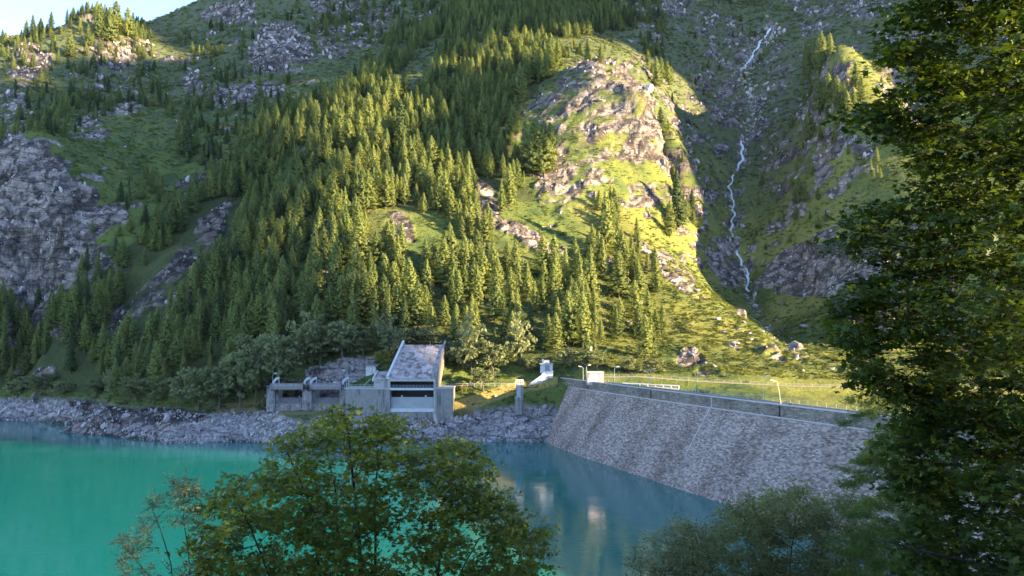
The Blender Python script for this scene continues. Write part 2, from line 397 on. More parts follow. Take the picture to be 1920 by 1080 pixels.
gull = .6 * sstep(24, 4, sdist + 16 * patch) * sstep(250, 330, Y)
rock = np.maximum(rock, gull * (.75 + patch))
shore = sstep(11.5, 8.5, Z + 3.2 * patch + np.where(U > 930, (U - 930) * .02, 0)) * (U < 1060) * (Y > 290)
shore = np.maximum(shore, sstep(14, 10, Z + 3 * patch) * (U > 860) * (U < 1045) * (Y > 290))
LEDGE = [(60,700),(230,745),(380,755),(400,790),(330,800),(280,840),(90,840),(80,790),(150,770)]
ledge = in_poly(wu, wv, LEDGE) * (Y > 290) * (Z < 16)
rock = np.where(shore > .5, np.where(ledge > 0, .85, .12), rock)
rock = np.clip(rock, 0, 1)
k5 = np.ones(3) / 3
for _ in range(2):
    rock = (np.roll(rock, 1, 0) + rock + np.roll(rock, -1, 0)) / 3; rock = (np.roll(rock, 1, 1) + rock + np.roll(rock, -1, 1)) / 3
flat = np.ones(X.shape)           # keep the ground calm round the buildings and the road
flat = np.minimum(flat, sstep(0, 18, np.abs(Y - 318) + np.maximum(0, np.abs(X + 52) - 50)) * .8 + .2)
hh = terrain_noise(X, Y, Z, nrm, rock, flat) * np.where(shore > .5, .45, 1) * sstep(100, 300, Y)
gul = sstep(22, 0, sdist) * sstep(300, 500, Y) * 4
Z0 = Z.copy()
X = X + nrm[..., 0] * hh * .8; Y = Y + nrm[..., 1] * hh * .8; Z = Z + nrm[..., 2] * hh - gul
fr_lim = np.where((X > -72) & (X < -16) & (Y < 327) & (Y > 296), np.where(Y > 312, 8.6, 9.2), 9e9)
fr_lim = np.where((X < -66) & (X > -108) & (Y < 341) & (Y > 305), np.where(Y > 321, 11.3, 11.3 - .22 * (321 - Y)), fr_lim)
Z = np.minimum(Z, fr_lim)
# the carriageway behind the dam
ROAD = [at(1128,707,321), at(1200,706,320), at(1272,712,317), at(1368,718,315), at(1489,724,313), at(1609,727,311), at(1760,729,309), at(1900,728,309)]
rd, rp = seg_dist(X, Y, ROAD)
rz = np.interp(rp, np.arange(len(ROAD)), [p.z for p in ROAD])
wroad = sstep(6.5, 3.2, rd)
Z = Z * (1 - wroad) + rz * wroad
U, V = project(X, Y, Z)
# ------------------------------------------------------------------ ground colours (per vertex albedo)
def lerp(a, b, t): return a + (np.asarray(b) - a) * t[..., None]
n1 = fbm(X / 14, Y / 14, Z / 14, 5, 101); n2 = fbm(X / 2.6, Y / 2.6, Z / 2.6, 2, 111); n3 = fbm(X / 60, Y / 60, Z / 60, 3, 121)
grass = np.array([.094, .118, .030]) * np.ones(X.shape + (3,))
grass = lerp(grass, [.055, .085, .026], sstep(-.05, .3, n1))
grass = lerp(grass, [.155, .150, .045], sstep(.02, .35, n3 + .5 * n2))
grass = lerp(grass, [.035, .055, .02], sstep(.12, .4, n2 + n1 * .4))
heath = sstep(540, 800, Y) * .75
grass = lerp(grass, [.085, .095, .055], heath)
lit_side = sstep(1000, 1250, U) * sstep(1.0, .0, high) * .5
grass = lerp(grass, [.21, .20, .045], lit_side * 1.4 * sstep(-.4, .3, n3))  # sunlit look painted into the grass: yellower and brighter on this side
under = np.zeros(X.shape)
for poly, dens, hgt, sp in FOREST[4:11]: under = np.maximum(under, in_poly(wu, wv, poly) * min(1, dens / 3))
grass = lerp(grass, [.035, .04, .018], under * .65)  # shade of the forest floor painted into the ground colour
c, s = math.cos(.75), math.sin(.75)
xr = X * c + Z * s; zr = -X * s + Z * c
st = fbm(xr / 12, Y / 8, zr / 3.0, 2, 131, True); st2 = fbm(X / 5, Y / 5, Z / 3.5, 3, 141)
rk = np.array([.235, .198, .19]) * np.ones(X.shape + (3,))
big_t = fbm(X / 30, Y / 30, Z / 22, 4, 151)
st2 = .55 * st2; st = .7 * st
rk = lerp(rk, [.31, .265, .25], sstep(.15, .75, st + .6 * big_t)); rk = lerp(rk, [.055, .048, .05], sstep(.04, .34, st2 + .35 * big_t))
rk = lerp(rk, [.20, .15, .11], sstep(.05, .4, n1) * .6)
crk = fbm(_xr / 11, Y / 9, _zr / 7, 4, 161, True); rk = lerp(rk, [.04, .034, .036], sstep(.42, .62, crk) * .8)
rk = rk * (1 - .3 * high)[..., None]
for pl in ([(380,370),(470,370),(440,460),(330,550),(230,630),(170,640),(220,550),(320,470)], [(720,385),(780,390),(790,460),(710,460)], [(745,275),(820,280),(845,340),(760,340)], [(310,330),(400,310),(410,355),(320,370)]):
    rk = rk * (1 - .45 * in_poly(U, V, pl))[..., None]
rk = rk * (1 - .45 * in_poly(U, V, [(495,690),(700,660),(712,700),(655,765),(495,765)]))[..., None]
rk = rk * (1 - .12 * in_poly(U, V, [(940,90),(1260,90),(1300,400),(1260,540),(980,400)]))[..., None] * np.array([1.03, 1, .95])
grav = np.array([.33, .29, .275]) * np.ones(X.shape + (3,)); grav = lerp(grav, [.36, .34, .34], sstep(.1, .45, n2)); grav = lerp(grav, [.10, .09, .085], sstep(-.1, -.42, n2))
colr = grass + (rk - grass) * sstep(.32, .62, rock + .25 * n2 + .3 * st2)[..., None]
colr = colr + (grav - colr) * (shore * (rock < .5))[..., None]
dark_ledge = ledge * sstep(4, 9, Z); colr = colr * (1 - .55 * (dark_ledge * (shore > .3)))[..., None]
wet = sstep(.9, .2, Z) * (Y > 280); colr = colr * (1 - .5 * wet)[..., None]
scree = in_poly(wu, wv, ROCK[13][0]); colr = colr + (grav * 1.1 - colr) * (scree * .8)[..., None]
sunlit_gold = in_poly(U, V, [(780,795),(860,750),(950,720),(1046,706),(1046,722),(960,740),(870,774),(790,800)]); colr = colr + (np.array([.30, .225, .075]) - colr) * (sunlit_gold * .75)[..., None]  # sunlight painted as golden grass along the ridge left of the dam
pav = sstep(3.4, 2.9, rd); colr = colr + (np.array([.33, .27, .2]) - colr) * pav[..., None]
terr_top = sstep(3.5, 1.5, np.abs(Z0 - 11.6)) * (U > 400) * (U < 760) * (Y > 318) * (Y < 345)
colr = colr + (np.array([.21, .16, .08]) - colr) * (terr_top * .7)[..., None]
rockf = np.clip(rock + shore, 0, 1)
def quad_faces(nr, nc):
    i = np.arange(nr - 1)[:, None] * nc + np.arange(nc - 1)[None]
    return np.stack([i, i + 1, i + nc + 1, i + nc], -1).reshape(-1, 4)
TV = np.stack([X, Y, Z], -1)
m_ground, n, l, bs = new_mat('ground')
a = n.new('ShaderNodeAttribute'); a.attribute_name = 'albedo'
b_ = n.new('ShaderNodeAttribute'); b_.attribute_name = 'rocky'
f1 = noise(n, l, .9, 5, .7, position(n, l))
cc = mix_rgb(n, l, 1.0, a.outputs['Color'], ramp(n, l, f1, [(.3, .68), (.5, 1.0), (.72, 1.35)]), 'MULTIPLY')
bs.inputs['Roughness'].default_value = .95; bs.inputs['Specular IOR Level'].default_value = .15
rot = n.new('ShaderNodeMapping'); rot.inputs['Rotation'].default_value = (0.2, .62, 0); rot.inputs['Scale'].default_value = (.55, .7, 1.9); gp = n.new('ShaderNodeNewGeometry'); l.new(gp.outputs['Position'], rot.inputs['Vector'])
dn = n.new('ShaderNodeTexNoise'); dn.inputs['Scale'].default_value = .35; dn.inputs['Detail'].default_value = 4; l.new(gp.outputs['Position'], dn.inputs['Vector'])
dvm = n.new('ShaderNodeVectorMath'); dvm.operation = 'MULTIPLY_ADD'; l.new(dn.outputs['Color'], dvm.inputs[0]); dvm.inputs[1].default_value = (4, 4, 4); l.new(rot.outputs[0], dvm.inputs[2])
def cracks(sc, lo, w):
    ve = n.new('ShaderNodeTexVoronoi'); ve.feature = 'DISTANCE_TO_EDGE'; ve.inputs['Scale'].default_value = sc; l.new(dvm.outputs[0], ve.inputs['Vector'])
    return ramp(n, l, ve.outputs['Distance'], [(0.0, lo), (w, 1.0)]), ve
ck1, ve1 = cracks(.10, .22, .05); ck2, ve2 = cracks(.30, .55, .07)
ckm = mix_rgb(n, l, 1.0, ck1, ck2, 'MULTIPLY'); ckr = mix_rgb(n, l, b_.outputs['Fac'], (1, 1, 1), ckm)
vor = n.new('ShaderNodeTexVoronoi'); vor.inputs['Scale'].default_value = .2; l.new(dvm.outputs[0], vor.inputs['Vector'])
vtone = mix_rgb(n, l, b_.outputs['Fac'], (1, 1, 1), ramp(n, l, vor.outputs['Color'], [(.2, .78), (.8, 1.28)]))
cc = mix_rgb(n, l, 1.0, mix_rgb(n, l, 1.0, cc, ckr, 'MULTIPLY'), vtone, 'MULTIPLY')
l.new(cc, bs.inputs['Base Color'])
hmix = n.new('ShaderNodeMath'); hmix.operation = 'MULTIPLY_ADD'; l.new(ckm, hmix.inputs[0]); l.new(b_.outputs['Fac'], hmix.inputs[1]); l.new(f1, hmix.inputs[2])
bump(n, l, hmix.outputs[0], .7, .8, bs)
tm = mesh_np('mountainside', TV.reshape(-1, 3), quad_faces(*X.shape), smooth=False,
             attrs={'albedo': ('FLOAT_COLOR', np.concatenate([np.clip(colr, .01, .8), np.ones(X.shape + (1,))], -1)), 'rocky': ('FLOAT', rockf)})
terrain = link('mountainside', tm, m_ground); tag(terrain, 'alpine mountainside of grass, crags and scree above the reservoir', 'mountain', kind='structure')
# near bank under the viewpoint
gx_, gy_ = np.meshgrid(np.linspace(-170, 190, 150), np.linspace(-110, 108, 110), indexing='xy')
gz_ = base_height(gx_, gy_) + .8 * fbm(gx_ / 12, gy_ / 12, 0, 4, 7) - .3
cb = lerp(np.array([.05, .07, .02]) * np.ones(gx_.shape + (3,)), [.10, .08, .05], sstep(-.1, .3, fbm(gx_ / 7, gy_ / 7, 0, 4, 8)))
nb = mesh_np('near_bank', np.stack([gx_, gy_, gz_], -1).reshape(-1, 3), quad_faces(*gx_.shape), smooth=True,
             attrs={'albedo': ('FLOAT_COLOR', np.concatenate([cb, np.ones(gx_.shape + (1,))], -1)), 'rocky': ('FLOAT', np.zeros(gx_.shape))})
tag(link('near_bank', nb, m_ground), 'wooded bank on the near side of the reservoir', 'bank', kind='structure')

# lookups on the finished ground
TU, TVV = U.ravel(), V.ravel(); TP = TV.reshape(-1, 3)
def hit(px, py, r=2.5):
    """the nearest ground point seen at a pixel"""
    m = np.flatnonzero((np.abs(TU - px) < r) & (np.abs(TVV - py) < r))
    if not len(m): return hit(px, py, r * 2) if r < 60 else at(px, py, 500)
    m = m[TP[m, 1] < TP[m, 1].min() + 12]
    k = m[np.argmin((TU[m] - px) ** 2 + (TVV[m] - py) ** 2)]
    return Vector(TP[k].tolist())
def ground_z(x, y):
    r = int(np.clip(np.searchsorted(ys, y), 1, len(ys) - 1)); r = r if ys[r] - y < y - ys[r - 1] else r - 1
    c_ = int(np.clip(round((x / y - angs[0]) / (angs[1] - angs[0])), 0, len(angs) - 1))
    return float(Z[r, c_])
# ------------------------------------------------------------------ water
m_water, n, l, bs = new_mat('lake_water')
bs.inputs['Base Color'].default_value = (0.008, .140, .125, 1); bs.inputs['Roughness'].default_value = .03; bs.inputs['IOR'].default_value = 1.33
w1 = noise(n, l, .9, 4, .6, position(n, l, (.5, 1.1, 1)), .6); w2 = noise(n, l, .05, 3, .5, position(n, l, (1, 1, 1)))
mm = n.new('ShaderNodeMath'); mm.operation = 'MULTIPLY'; l.new(w1, mm.inputs[0]); l.new(ramp(n, l, w2, [(.42, .25), (.6, 1.0)]), mm.inputs[1])
bump(n, l, mm.outputs[0], .35, .12, bs)
wm = mesh_np('lake_water', [(-900, 25, 0), (900, 25, 0), (900, 460, 0), (-900, 460, 0)], [(0, 1, 2, 3)])
lake = link('lake_water', wm, m_water); tag(lake, 'milky turquoise reservoir water', 'lake', kind='structure')
# ------------------------------------------------------------------ mountain range added outside the frame to shade the slopes
# its skyline decides which slopes still get sun: (offset across the sun's direction, height of the sun's edge there)
SKYLINE = [(-900, 260), (-300, 140), (-60, 60), (-10, 44.6), (50, 44.3), (70, 42), (105, -10), (224, -20), (233, 300), (281, 300), (287, 24), (297, 14), (330, 5), (540, 20), (600, 80), (622, 118), (628, 225), (650, 225), (656, 180), (690, 205), (720, 235), (780, 290), (860, 420), (1000, 520), (1500, 700), (1900, 700)]
D_R = 820.0
e_ = R(SUN_EL); a_ = R(SUN_AZ)
sh_ = np.array([math.cos(a_), -math.sin(a_)]); rh_ = np.array([math.sin(a_), math.cos(a_)])
ss = np.arange(-900, 1901, 7.0); dd = np.arange(0, 1001, 16.0)
S_, D_ = np.meshgrid(ss, dd, indexing='xy')
crest_z = (np.interp(ss, [p[0] for p in SKYLINE], [p[1] for p in SKYLINE]) + D_R * math.sin(e_)) / math.cos(e_)
crest_z = crest_z + 3 * fbm(ss / 30, 0 * ss, 0.0, 4, 5)
dist_c = np.abs(D_ - 460)
top = crest_z[None, :]
hz = top - dist_c * (top - 20) / 470 * (1.05 - .1 * fbm(S_ / 90, D_ / 90, 0, 3, 6)) + 26 * fbm(S_ / 80, D_ / 80, 0, 5, 8) * sstep(0, 120, dist_c)
px_ = sh_[0] * (D_ + D_R - 460) + rh_[0] * S_; py_ = sh_[1] * (D_ + D_R - 460) + rh_[1] * S_
cr = lerp(np.array([.07, .10, .03]) * np.ones(px_.shape + (3,)), [.2, .19, .19], sstep(.0, .3, fbm(S_ / 40, D_ / 40, 0, 5, 9)))
rm = mesh_np('shade_mountain', np.stack([px_, py_, hz], -1).reshape(-1, 3), quad_faces(*px_.shape), smooth=True,
             attrs={'albedo': ('FLOAT_COLOR', np.concatenate([cr, np.ones(px_.shape + (1,))], -1)), 'rocky': ('FLOAT', np.zeros(px_.shape))})
tag(link('shade_mountain', rm, m_ground), 'unseen mountain range added beyond the right edge to shade the slopes', 'mountain', kind='structure')

# an unseen bank of cloud added over that range: its underside cuts the low sun off the upper slopes
SHADE_CLOUD = [(60, 90), (150, 70), (190, 60), (225, 49), (262, 50), (288, 55), (301, 66), (309, 90), (320, 106), (332, 115), (345, 134), (362, 171), (377, 178), (400, 195), (415, 203), (431, 210), (445, 232), (456, 254), (468, 280), (506, 292), (520, 322), (560, 338), (612, 352), (646, 364), (673, 376), (703, 388), (770, 362), (830, 320), (870, 285), (1150, 270), (1150, 900), (60, 900)]
GAP = [(478, 445), (560, 466), (628, 478), (660, 560), (650, 660), (480, 660), (455, 520)]
rng = random.Random(12)
ico = []
import bmesh
_b = bmesh.new(); bmesh.ops.create_icosphere(_b, subdivisions=3, radius=1.0)
iv = np.array([v.co[:] for v in _b.verts]); if_ = np.array([[v.index for v in f.verts] for f in _b.faces]); _b.free()
cv, cf = [], []; q = 0
S3 = np.array(to_sun); r3 = np.array([rh_[0], rh_[1], 0.0]); u3 = np.cross(r3, S3); u3 = u3 if u3[2] > 0 else -u3
for i in range(30000):
    if q > 1900: break
    s_ = rng.uniform(60, 1150); t_ = rng.uniform(45, 900)
    rad = rng.choice((8, 13, 18, 26, 42))
    ok = True
    for k in range(9):
        an = k * math.pi * 2 / 8; rr = rad * .93 if k < 8 else 0
        a_s, a_t = np.array([s_ + rr * math.cos(an)]), np.array([t_ + rr * math.sin(an)])
        if not in_poly(a_s, a_t, SHADE_CLOUD)[0] or in_poly(a_s, a_t, GAP)[0]: ok = False; break
    if not ok: continue
    dep = 1250 + rng.uniform(-60, 60)
    v = iv * np.array([rad, rad * 1.3, rad]) 
    v = v * (1 + .22 * fbm((iv[:, 0] * 2 + i), iv[:, 1] * 2, iv[:, 2] * 2, 3, 3))[:, None]
    ctr = r3 * s_ + S3 * dep + u3 * t_
    cv.append(v + ctr); cf.append(if_ + q * len(iv)); q += 1
FRAG = [(474, 205), (500, 212), (520, 226), (545, 252), (565, 264), (590, 288), (604, 312), (598, 352), (560, 352), (549, 326), (541, 298), (524, 268), (500, 262), (480, 248)]  # small added cloud scraps that shade the wood behind the shoulder
for i in range(4000):
    s_ = rng.uniform(470, 606); t_ = rng.uniform(200, 352); rad = rng.choice((6, 8, 10))
    an = np.linspace(0, 2 * math.pi, 9)[:8]
    if not in_poly(s_ + rad * .8 * np.cos(an), t_ + rad * .8 * np.sin(an), FRAG).all(): continue
    v = iv * np.array([rad, rad * 1.3, rad]) * (1 + .2 * fbm(iv[:, 0] * 2 + i, iv[:, 1] * 2, iv[:, 2] * 2, 3, 3))[:, None]
    cv.append(v + r3 * s_ + S3 * (1240 + rng.uniform(-15, 15)) + u3 * t_); cf.append(if_ + q * len(iv)); q += 1
    if q > 2300: break
m_cloud, n, l, bs = new_mat('cloud'); bs.inputs['Base Color'].default_value = (.85, .86, .9, 1); bs.inputs['Roughness'].default_value = 1
cm = mesh_np('shade_clouds', np.concatenate(cv), np.concatenate(cf), smooth=True)
tag(link('shade_clouds', cm, m_cloud), 'unseen white cloud bank added over the range to shade upper slopes', 'cloud', kind='structure')
# ------------------------------------------------------------------ materials of built things
m_conc = rough_mat('concrete', (.21, .19, .172), (.29, .262, .238), .8, .9, .3, .04, (.10, .095, .09))
m_concd = rough_mat('old_concrete', (.13, .12, .115), (.36, .34, .33), .9, .95, .5, .06, (.07, .06, .055), c3=(.23, .2, .19))
m_concp = rough_mat('pale_concrete', (.50, .49, .48), (.60, .59, .58), .8, .85, .2, .02)
m_roofc = rough_mat('weathered_slab', (.52, .465, .44), (.28, .225, .21), .55, .9, .4, .05, c3=(.17, .105, .085))
m_gate = rough_mat('grey_gate', (.30, .31, .31), (.36, .37, .36), .4, .6, .1, .01)
m_steel = rough_mat('painted_steel', (.30, .33, .36), (.40, .43, .46), 1.5, .5, .1, .01, metallic=.2)
m_rust = rough_mat('rusty_steel', (.17, .145, .14), (.24, .21, .21), .7, .75, .25, .02, (.12, .075, .055))
m_rail = rough_mat('rail_paint', (.33, .33, .28), (.42, .42, .36), 1.5, .5, .05, .01)
m_pole = rough_mat('lamp_pole_paint', (.42, .45, .33), (.50, .52, .40), 1.5, .5, .05, .01)
m_white = rough_mat('white_paint', (.68, .68, .68), (.78, .78, .78), 1.0, .5, .05, .01)
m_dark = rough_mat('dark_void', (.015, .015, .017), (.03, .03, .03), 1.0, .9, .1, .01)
m_plaster = rough_mat('pink_plaster', (.55, .43, .38), (.62, .50, .45), .9, .9, .2, .02)
m_door = rough_mat('grey_door', (.20, .21, .23), (.26, .27, .29), 2.0, .6, .05, .01)
m_copx = rough_mat('coping_stone', (.36, .33, .305), (.45, .415, .385), .9, .9, .2, .02)

def brick_mat(name, c1, c2, mortar, bw, rh, bias, blot, bstr, msize=.02):
    m, n, l, bs = new_mat(name)
    uv = n.new('ShaderNodeUVMap'); br = n.new('ShaderNodeTexBrick')
    br.inputs['Scale'].default_value = 1.0; br.inputs['Brick Width'].default_value = bw; br.inputs['Row Height'].default_value = rh
    br.inputs['Mortar Size'].default_value = msize; br.inputs['Bias'].default_value = bias; br.offset = .5; br.squash = 1.0
    br.inputs['Color1'].default_value = c1 + (1,); br.inputs['Color2'].default_value = c2 + (1,); br.inputs['Mortar'].default_value = mortar + (1,)
    dn = n.new('ShaderNodeTexNoise'); dn.inputs['Scale'].default_value = .9; dn.inputs['Detail'].default_value = 2
    l.new(uv.outputs[0], dn.inputs['Vector'])
    dv = n.new('ShaderNodeVectorMath'); dv.operation = 'MULTIPLY_ADD'; l.new(dn.outputs['Color'], dv.inputs[0]); dv.inputs[1].default_value = (.05, .05, 0); l.new(uv.outputs[0], dv.inputs[2])
    l.new(dv.outputs[0], br.inputs['Vector'])
    # second, larger coursing mixes the tones so neighbouring blocks merge here and there
    b2 = n.new('ShaderNodeTexBrick'); b2.inputs['Scale'].default_value = 1.0; b2.inputs['Brick Width'].default_value = bw * 2.0; b2.inputs['Row Height'].default_value = rh
    b2.inputs['Mortar Size'].default_value = 0; b2.inputs['Bias'].default_value = -.1; b2.inputs['Color1'].default_value = (.8, .78, .8, 1); b2.inputs['Color2'].default_value = (1.18, 1.15, 1.15, 1); b2.offset = .37
    l.new(dv.outputs[0], b2.inputs['Vector'])
    c = mix_rgb(n, l, 1.0, br.outputs['Color'], b2.outputs['Color'], 'MULTIPLY')
    g = n.new('ShaderNodeTexNoise'); g.inputs['Scale'].default_value = .055; g.inputs['Detail'].default_value = 6; g.inputs['Roughness'].default_value = .65
    mp = n.new('ShaderNodeMapping'); mp.inputs['Scale'].default_value = (1.6, .7, 1); l.new(uv.outputs[0], mp.inputs['Vector']); l.new(mp.outputs[0], g.inputs['Vector'])
    c = mix_rgb(n, l, 1.0, c, ramp(n, l, g.outputs['Fac'], [(.36, blot), (.52, 1.0), (.66, 1.12)]), 'MULTIPLY')
    f = noise(n, l, 1.2, 4, .7, uv.outputs[0]); c = mix_rgb(n, l, 1.0, c, ramp(n, l, f, [(.3, .82), (.7, 1.2)]), 'MULTIPLY')
    l.new(c, bs.inputs['Base Color']); bs.inputs['Roughness'].default_value = .92; bs.inputs['Specular IOR Level'].default_value = .2
    h = n.new('ShaderNodeMath'); h.operation = 'SUBTRACT'; l.new(f, h.inputs[0]); l.new(br.outputs['Fac'], h.inputs[1])
    bump(n, l, h.outputs[0], bstr, .12, bs)
    return m
m_dam = brick_mat('dam_masonry', (.125, .088, .068), (.39, .315, .26), (.235, .195, .165), .9, .4, .1, (.62, .58, .57), .3)
m_par = brick_mat('parapet_masonry', (.14, .115, .09), (.32, .275, .225), (.26, .225, .19), .9, .34, -.1, (.5, .5, .5), 1.0, .05)

# ------------------------------------------------------------------ the dam
ZC = 24.5
crest_px = [(1055, 708), (1130, 717.5), (1200, 726.5), (1270, 735), (1333, 742), (1430, 753.5), (1530, 765.5), (1620, 776.5)]
cw = np.array([at_z(a, b, ZC)[:2] for a, b in crest_px]); bw_ = np.array([at_z(a, b, 0)[:2] for a, b in ((1022, 828), (1100, 862), (1180, 893), (1250, 918.5), (1345, 950))])
pc = np.polyfit(cw[:, 1], cw[:, 0], 2); pb = np.polyfit(bw_[:, 1], bw_[:, 0], 2)
yc = np.linspace(cw[0, 1] + 3, 84, 150)
xc = np.polyval(pc, yc)
tx = np.gradient(xc); ty = np.gradient(yc); tl = np.hypot(tx, ty); tx, ty = tx / tl, ty / tl
nx_, ny_ = ty, -tx                                # towards the lake
sgn = np.sign(-nx_); nx_, ny_ = nx_ * sgn, ny_ * sgn
dbat = np.full(len(yc), 12.0)
for _ in range(20):
    yb = yc + ny_ * dbat; dbat = .5 * dbat + .5 * (np.polyval(pb, yb) - xc) / nx_
dbat = np.where(yc < 195, np.interp(195, yc[::-1], dbat[::-1]), dbat)
dbat = np.clip(dbat, 5, 16)
arc = np.concatenate([[0], np.cumsum(np.hypot(np.diff(xc), np.diff(yc)))])
ZP = 21.1
def strip(levels):
    """levels: list of (offset towards the lake as an array or number, z); returns verts, faces, uvs"""
    V_, UV_, h = [], [], 0
    for k, (off, z) in enumerate(levels):
        o = off + 0 * xc
        p = np.stack([xc + nx_ * o, yc + ny_ * o, np.full(len(xc), z)], -1)
        if k: h += float(np.mean(np.linalg.norm(p - V_[-1], axis=1)))
        V_.append(p); UV_.append(np.stack([arc, np.full(len(xc), -h)], -1))
    return np.concatenate(V_), quad_faces(len(levels), len(xc)), np.concatenate(UV_)
dam = empty('dam', (float(xc[60]), float(yc[60]), 0), label='long grey masonry dam with sloping stone face across the lake', cat='dam')
def damobj(name, levels, mat, label=None):
    v, f, uv = strip(levels)
    o = link(name, mesh_np(name, v, f, uv), mat, dam); o.data.transform(Matrix.Translation(-dam.location))
    if label: o['label'] = label
    return o
fr = np.linspace(0, 1, 12)
damobj('sloping_face', [(.55 + (dbat - .55) * (1 - (1 - t) ** 1.12 if t else 0), ZP - .02 - (ZP - .02) * t) for t in fr] + [(dbat + 4, -8)], m_dam)
damobj('ledge', [(-.2, ZP + .10), (.75, ZP + .10), (.75, ZP - .16), (.3, ZP - .16)], m_copx)
damobj('parapet', [(0.0, ZC - .32), (0.0, ZP + .10)], m_par, 'dark coursed stone band under the crest')
damobj('coping', [(-.55, ZC), (.22, ZC), (.22, ZC - .32), (-.02, ZC - .32)], m_copx)
damobj('crest_road', [(-.55, ZC), (-.55, ZC - .9), (-5.2, ZC - .9), (-5.2, ZC - .1), (-5.7, ZC - .1), (-5.7, ZC - 3), (-16, 2), (-18, -6)], m_conc)
# end wall against the left bank
e0 = [(float(xc[0] + nx_[0] * o), float(yc[0] + ny_[0] * o), z) for o, z in ((0, ZC), (0, ZP), (float(dbat[0]), 0), (float(dbat[0]) + 3, -8), (-18, -6), (-5.7, ZC - 3), (-5.7, ZC - .1))]
b = MB(); b.add(e0, [tuple(range(7))]); b.build('end_wall', m_dam, dam)
def crest_at(px, off):
    """point on the crest that shows at pixel column px, off metres towards the lake"""
    X_ = xc + nx_ * off; Y_ = yc + ny_ * off
    u, v = project(X_, Y_, ZC + 0 * X_)
    i = int(np.argmin(np.abs(u - px))); return Vector((float(X_[i]), float(Y_[i]), ZC)), i
# construction joints down the face, one with a pale cable
b = MB()
for px in (1333,):
    p, i = crest_at(px, 0)
    pts = [Vector((xc[i] + nx_[i] * o, yc[i] + ny_[i] * o, z)) for o, z in ((.3, ZC - .4), (.3, ZP + .3), (.8, ZP), (float(.55 + (dbat[i] - .55) * .56) + .12, ZP * .48), (float(dbat[i]) + .1, 0))]
    for k, q in enumerate(pts): q.y -= [0, 0, 0, 1.5, 3][k]; q.x += [0, 0, 0, .6, 1.2][k]
    b.tube(pts, .06, 5)
tag(b.build('pipe', m_white), 'thin white pipe running down the stone dam face', 'pipe')
for k, px in enumerate((1102, 1220, 1462)):
    b = MB(); p, i = crest_at(px, 0.12)
    b.tube([p - Vector((0, 0, .4)), p - Vector((0, 0, 3.9))], .16, 6)
    tag(b.build('drain_pipe', m_dark), ['dark drain pipe on the parapet under the pink kiosk', 'dark drain pipe on the parapet below the paired lamps near the kiosk', 'dark drain pipe on the parapet under the lamp with leaning pole'][k], 'pipe', 'drain pipes on the dam parapet')
# stepped plinths where the face meets the left bank
for k, t in enumerate((.42, .66, .9)):
    o_ = .55 + (float(dbat[0]) - .55) * t; z = ZP * (1 - t)
    p = Vector((xc[1] + nx_[1] * o_ - 1.2, yc[1] + ny_[1] * o_, z))
    b = MB(); b.box((p.x - 1.6, p.y - 1.5, z - 3.2), (p.x + 1.6, p.y + 3.2, z + .7), (0, .0, 0, 0)); b.box((p.x - 1.75, p.y - 1.65, z + .702), (p.x + 1.75, p.y + 3.3, z + .95))
    tag(b.build('concrete_plinth', m_concd), ['upper', 'middle', 'lowest'][k] + ' concrete step block beside the left edge of the dam face', 'plinth', 'step blocks at the dam edge')

def railing(name, pts, h, step, mat, label, rad=.035, rails=(1.0, .5), group=None):
    pts = [Vector(p) for p in pts]
    t = empty(name, pts[0], label=label, cat='railing', group=group)
    for rz_ in rails:
        b = MB(); b.tube([p + Vector((0, 0, h * rz_)) for p in pts], rad, 4); b.build('rail', mat, t)
    L = [0]
    for i in range(1, len(pts)): L.append(L[-1] + (pts[i] - pts[i - 1]).length)
    nn = min(90, max(1, int(round(L[-1] / step)))); pm = None
    for k in range(nn + 1):
        d = L[-1] * k / nn; i = min(max(np.searchsorted(L, d) - 1, 0), len(pts) - 2); i = int(i)
        p = pts[i].lerp(pts[i + 1], (d - L[i]) / max(1e-6, L[i + 1] - L[i]))
        if pm is None:
            b = MB(); b.box((-rad * 1.2, -rad * 1.2, -.15), (rad * 1.2, rad * 1.2, h)); pm = b.mesh('post')
        link('post', pm, mat, t, p - pts[0])
    return t
railing('crest_railing', [(xc[i] - nx_[i] * 5.4, yc[i] - ny_[i] * 5.4, ZC - .1) for i in range(2, 130, 4)], 1.05, 3.2, m_rail, 'pale railing along the far side of the dam crest', .028)
railing('end_railing', [Vector((xc[0] + nx_[0] * .9, yc[0] + ny_[0] * .9 + .5, ZP + .1))] + [Vector((xc[i] + nx_[i] * .65, yc[i] + ny_[i] * .65, ZP + .1)) for i in (1, 3, 6, 9)], 1.3, 1.6, m_rail, 'white railing on the ledge at the left end of the dam', .05)

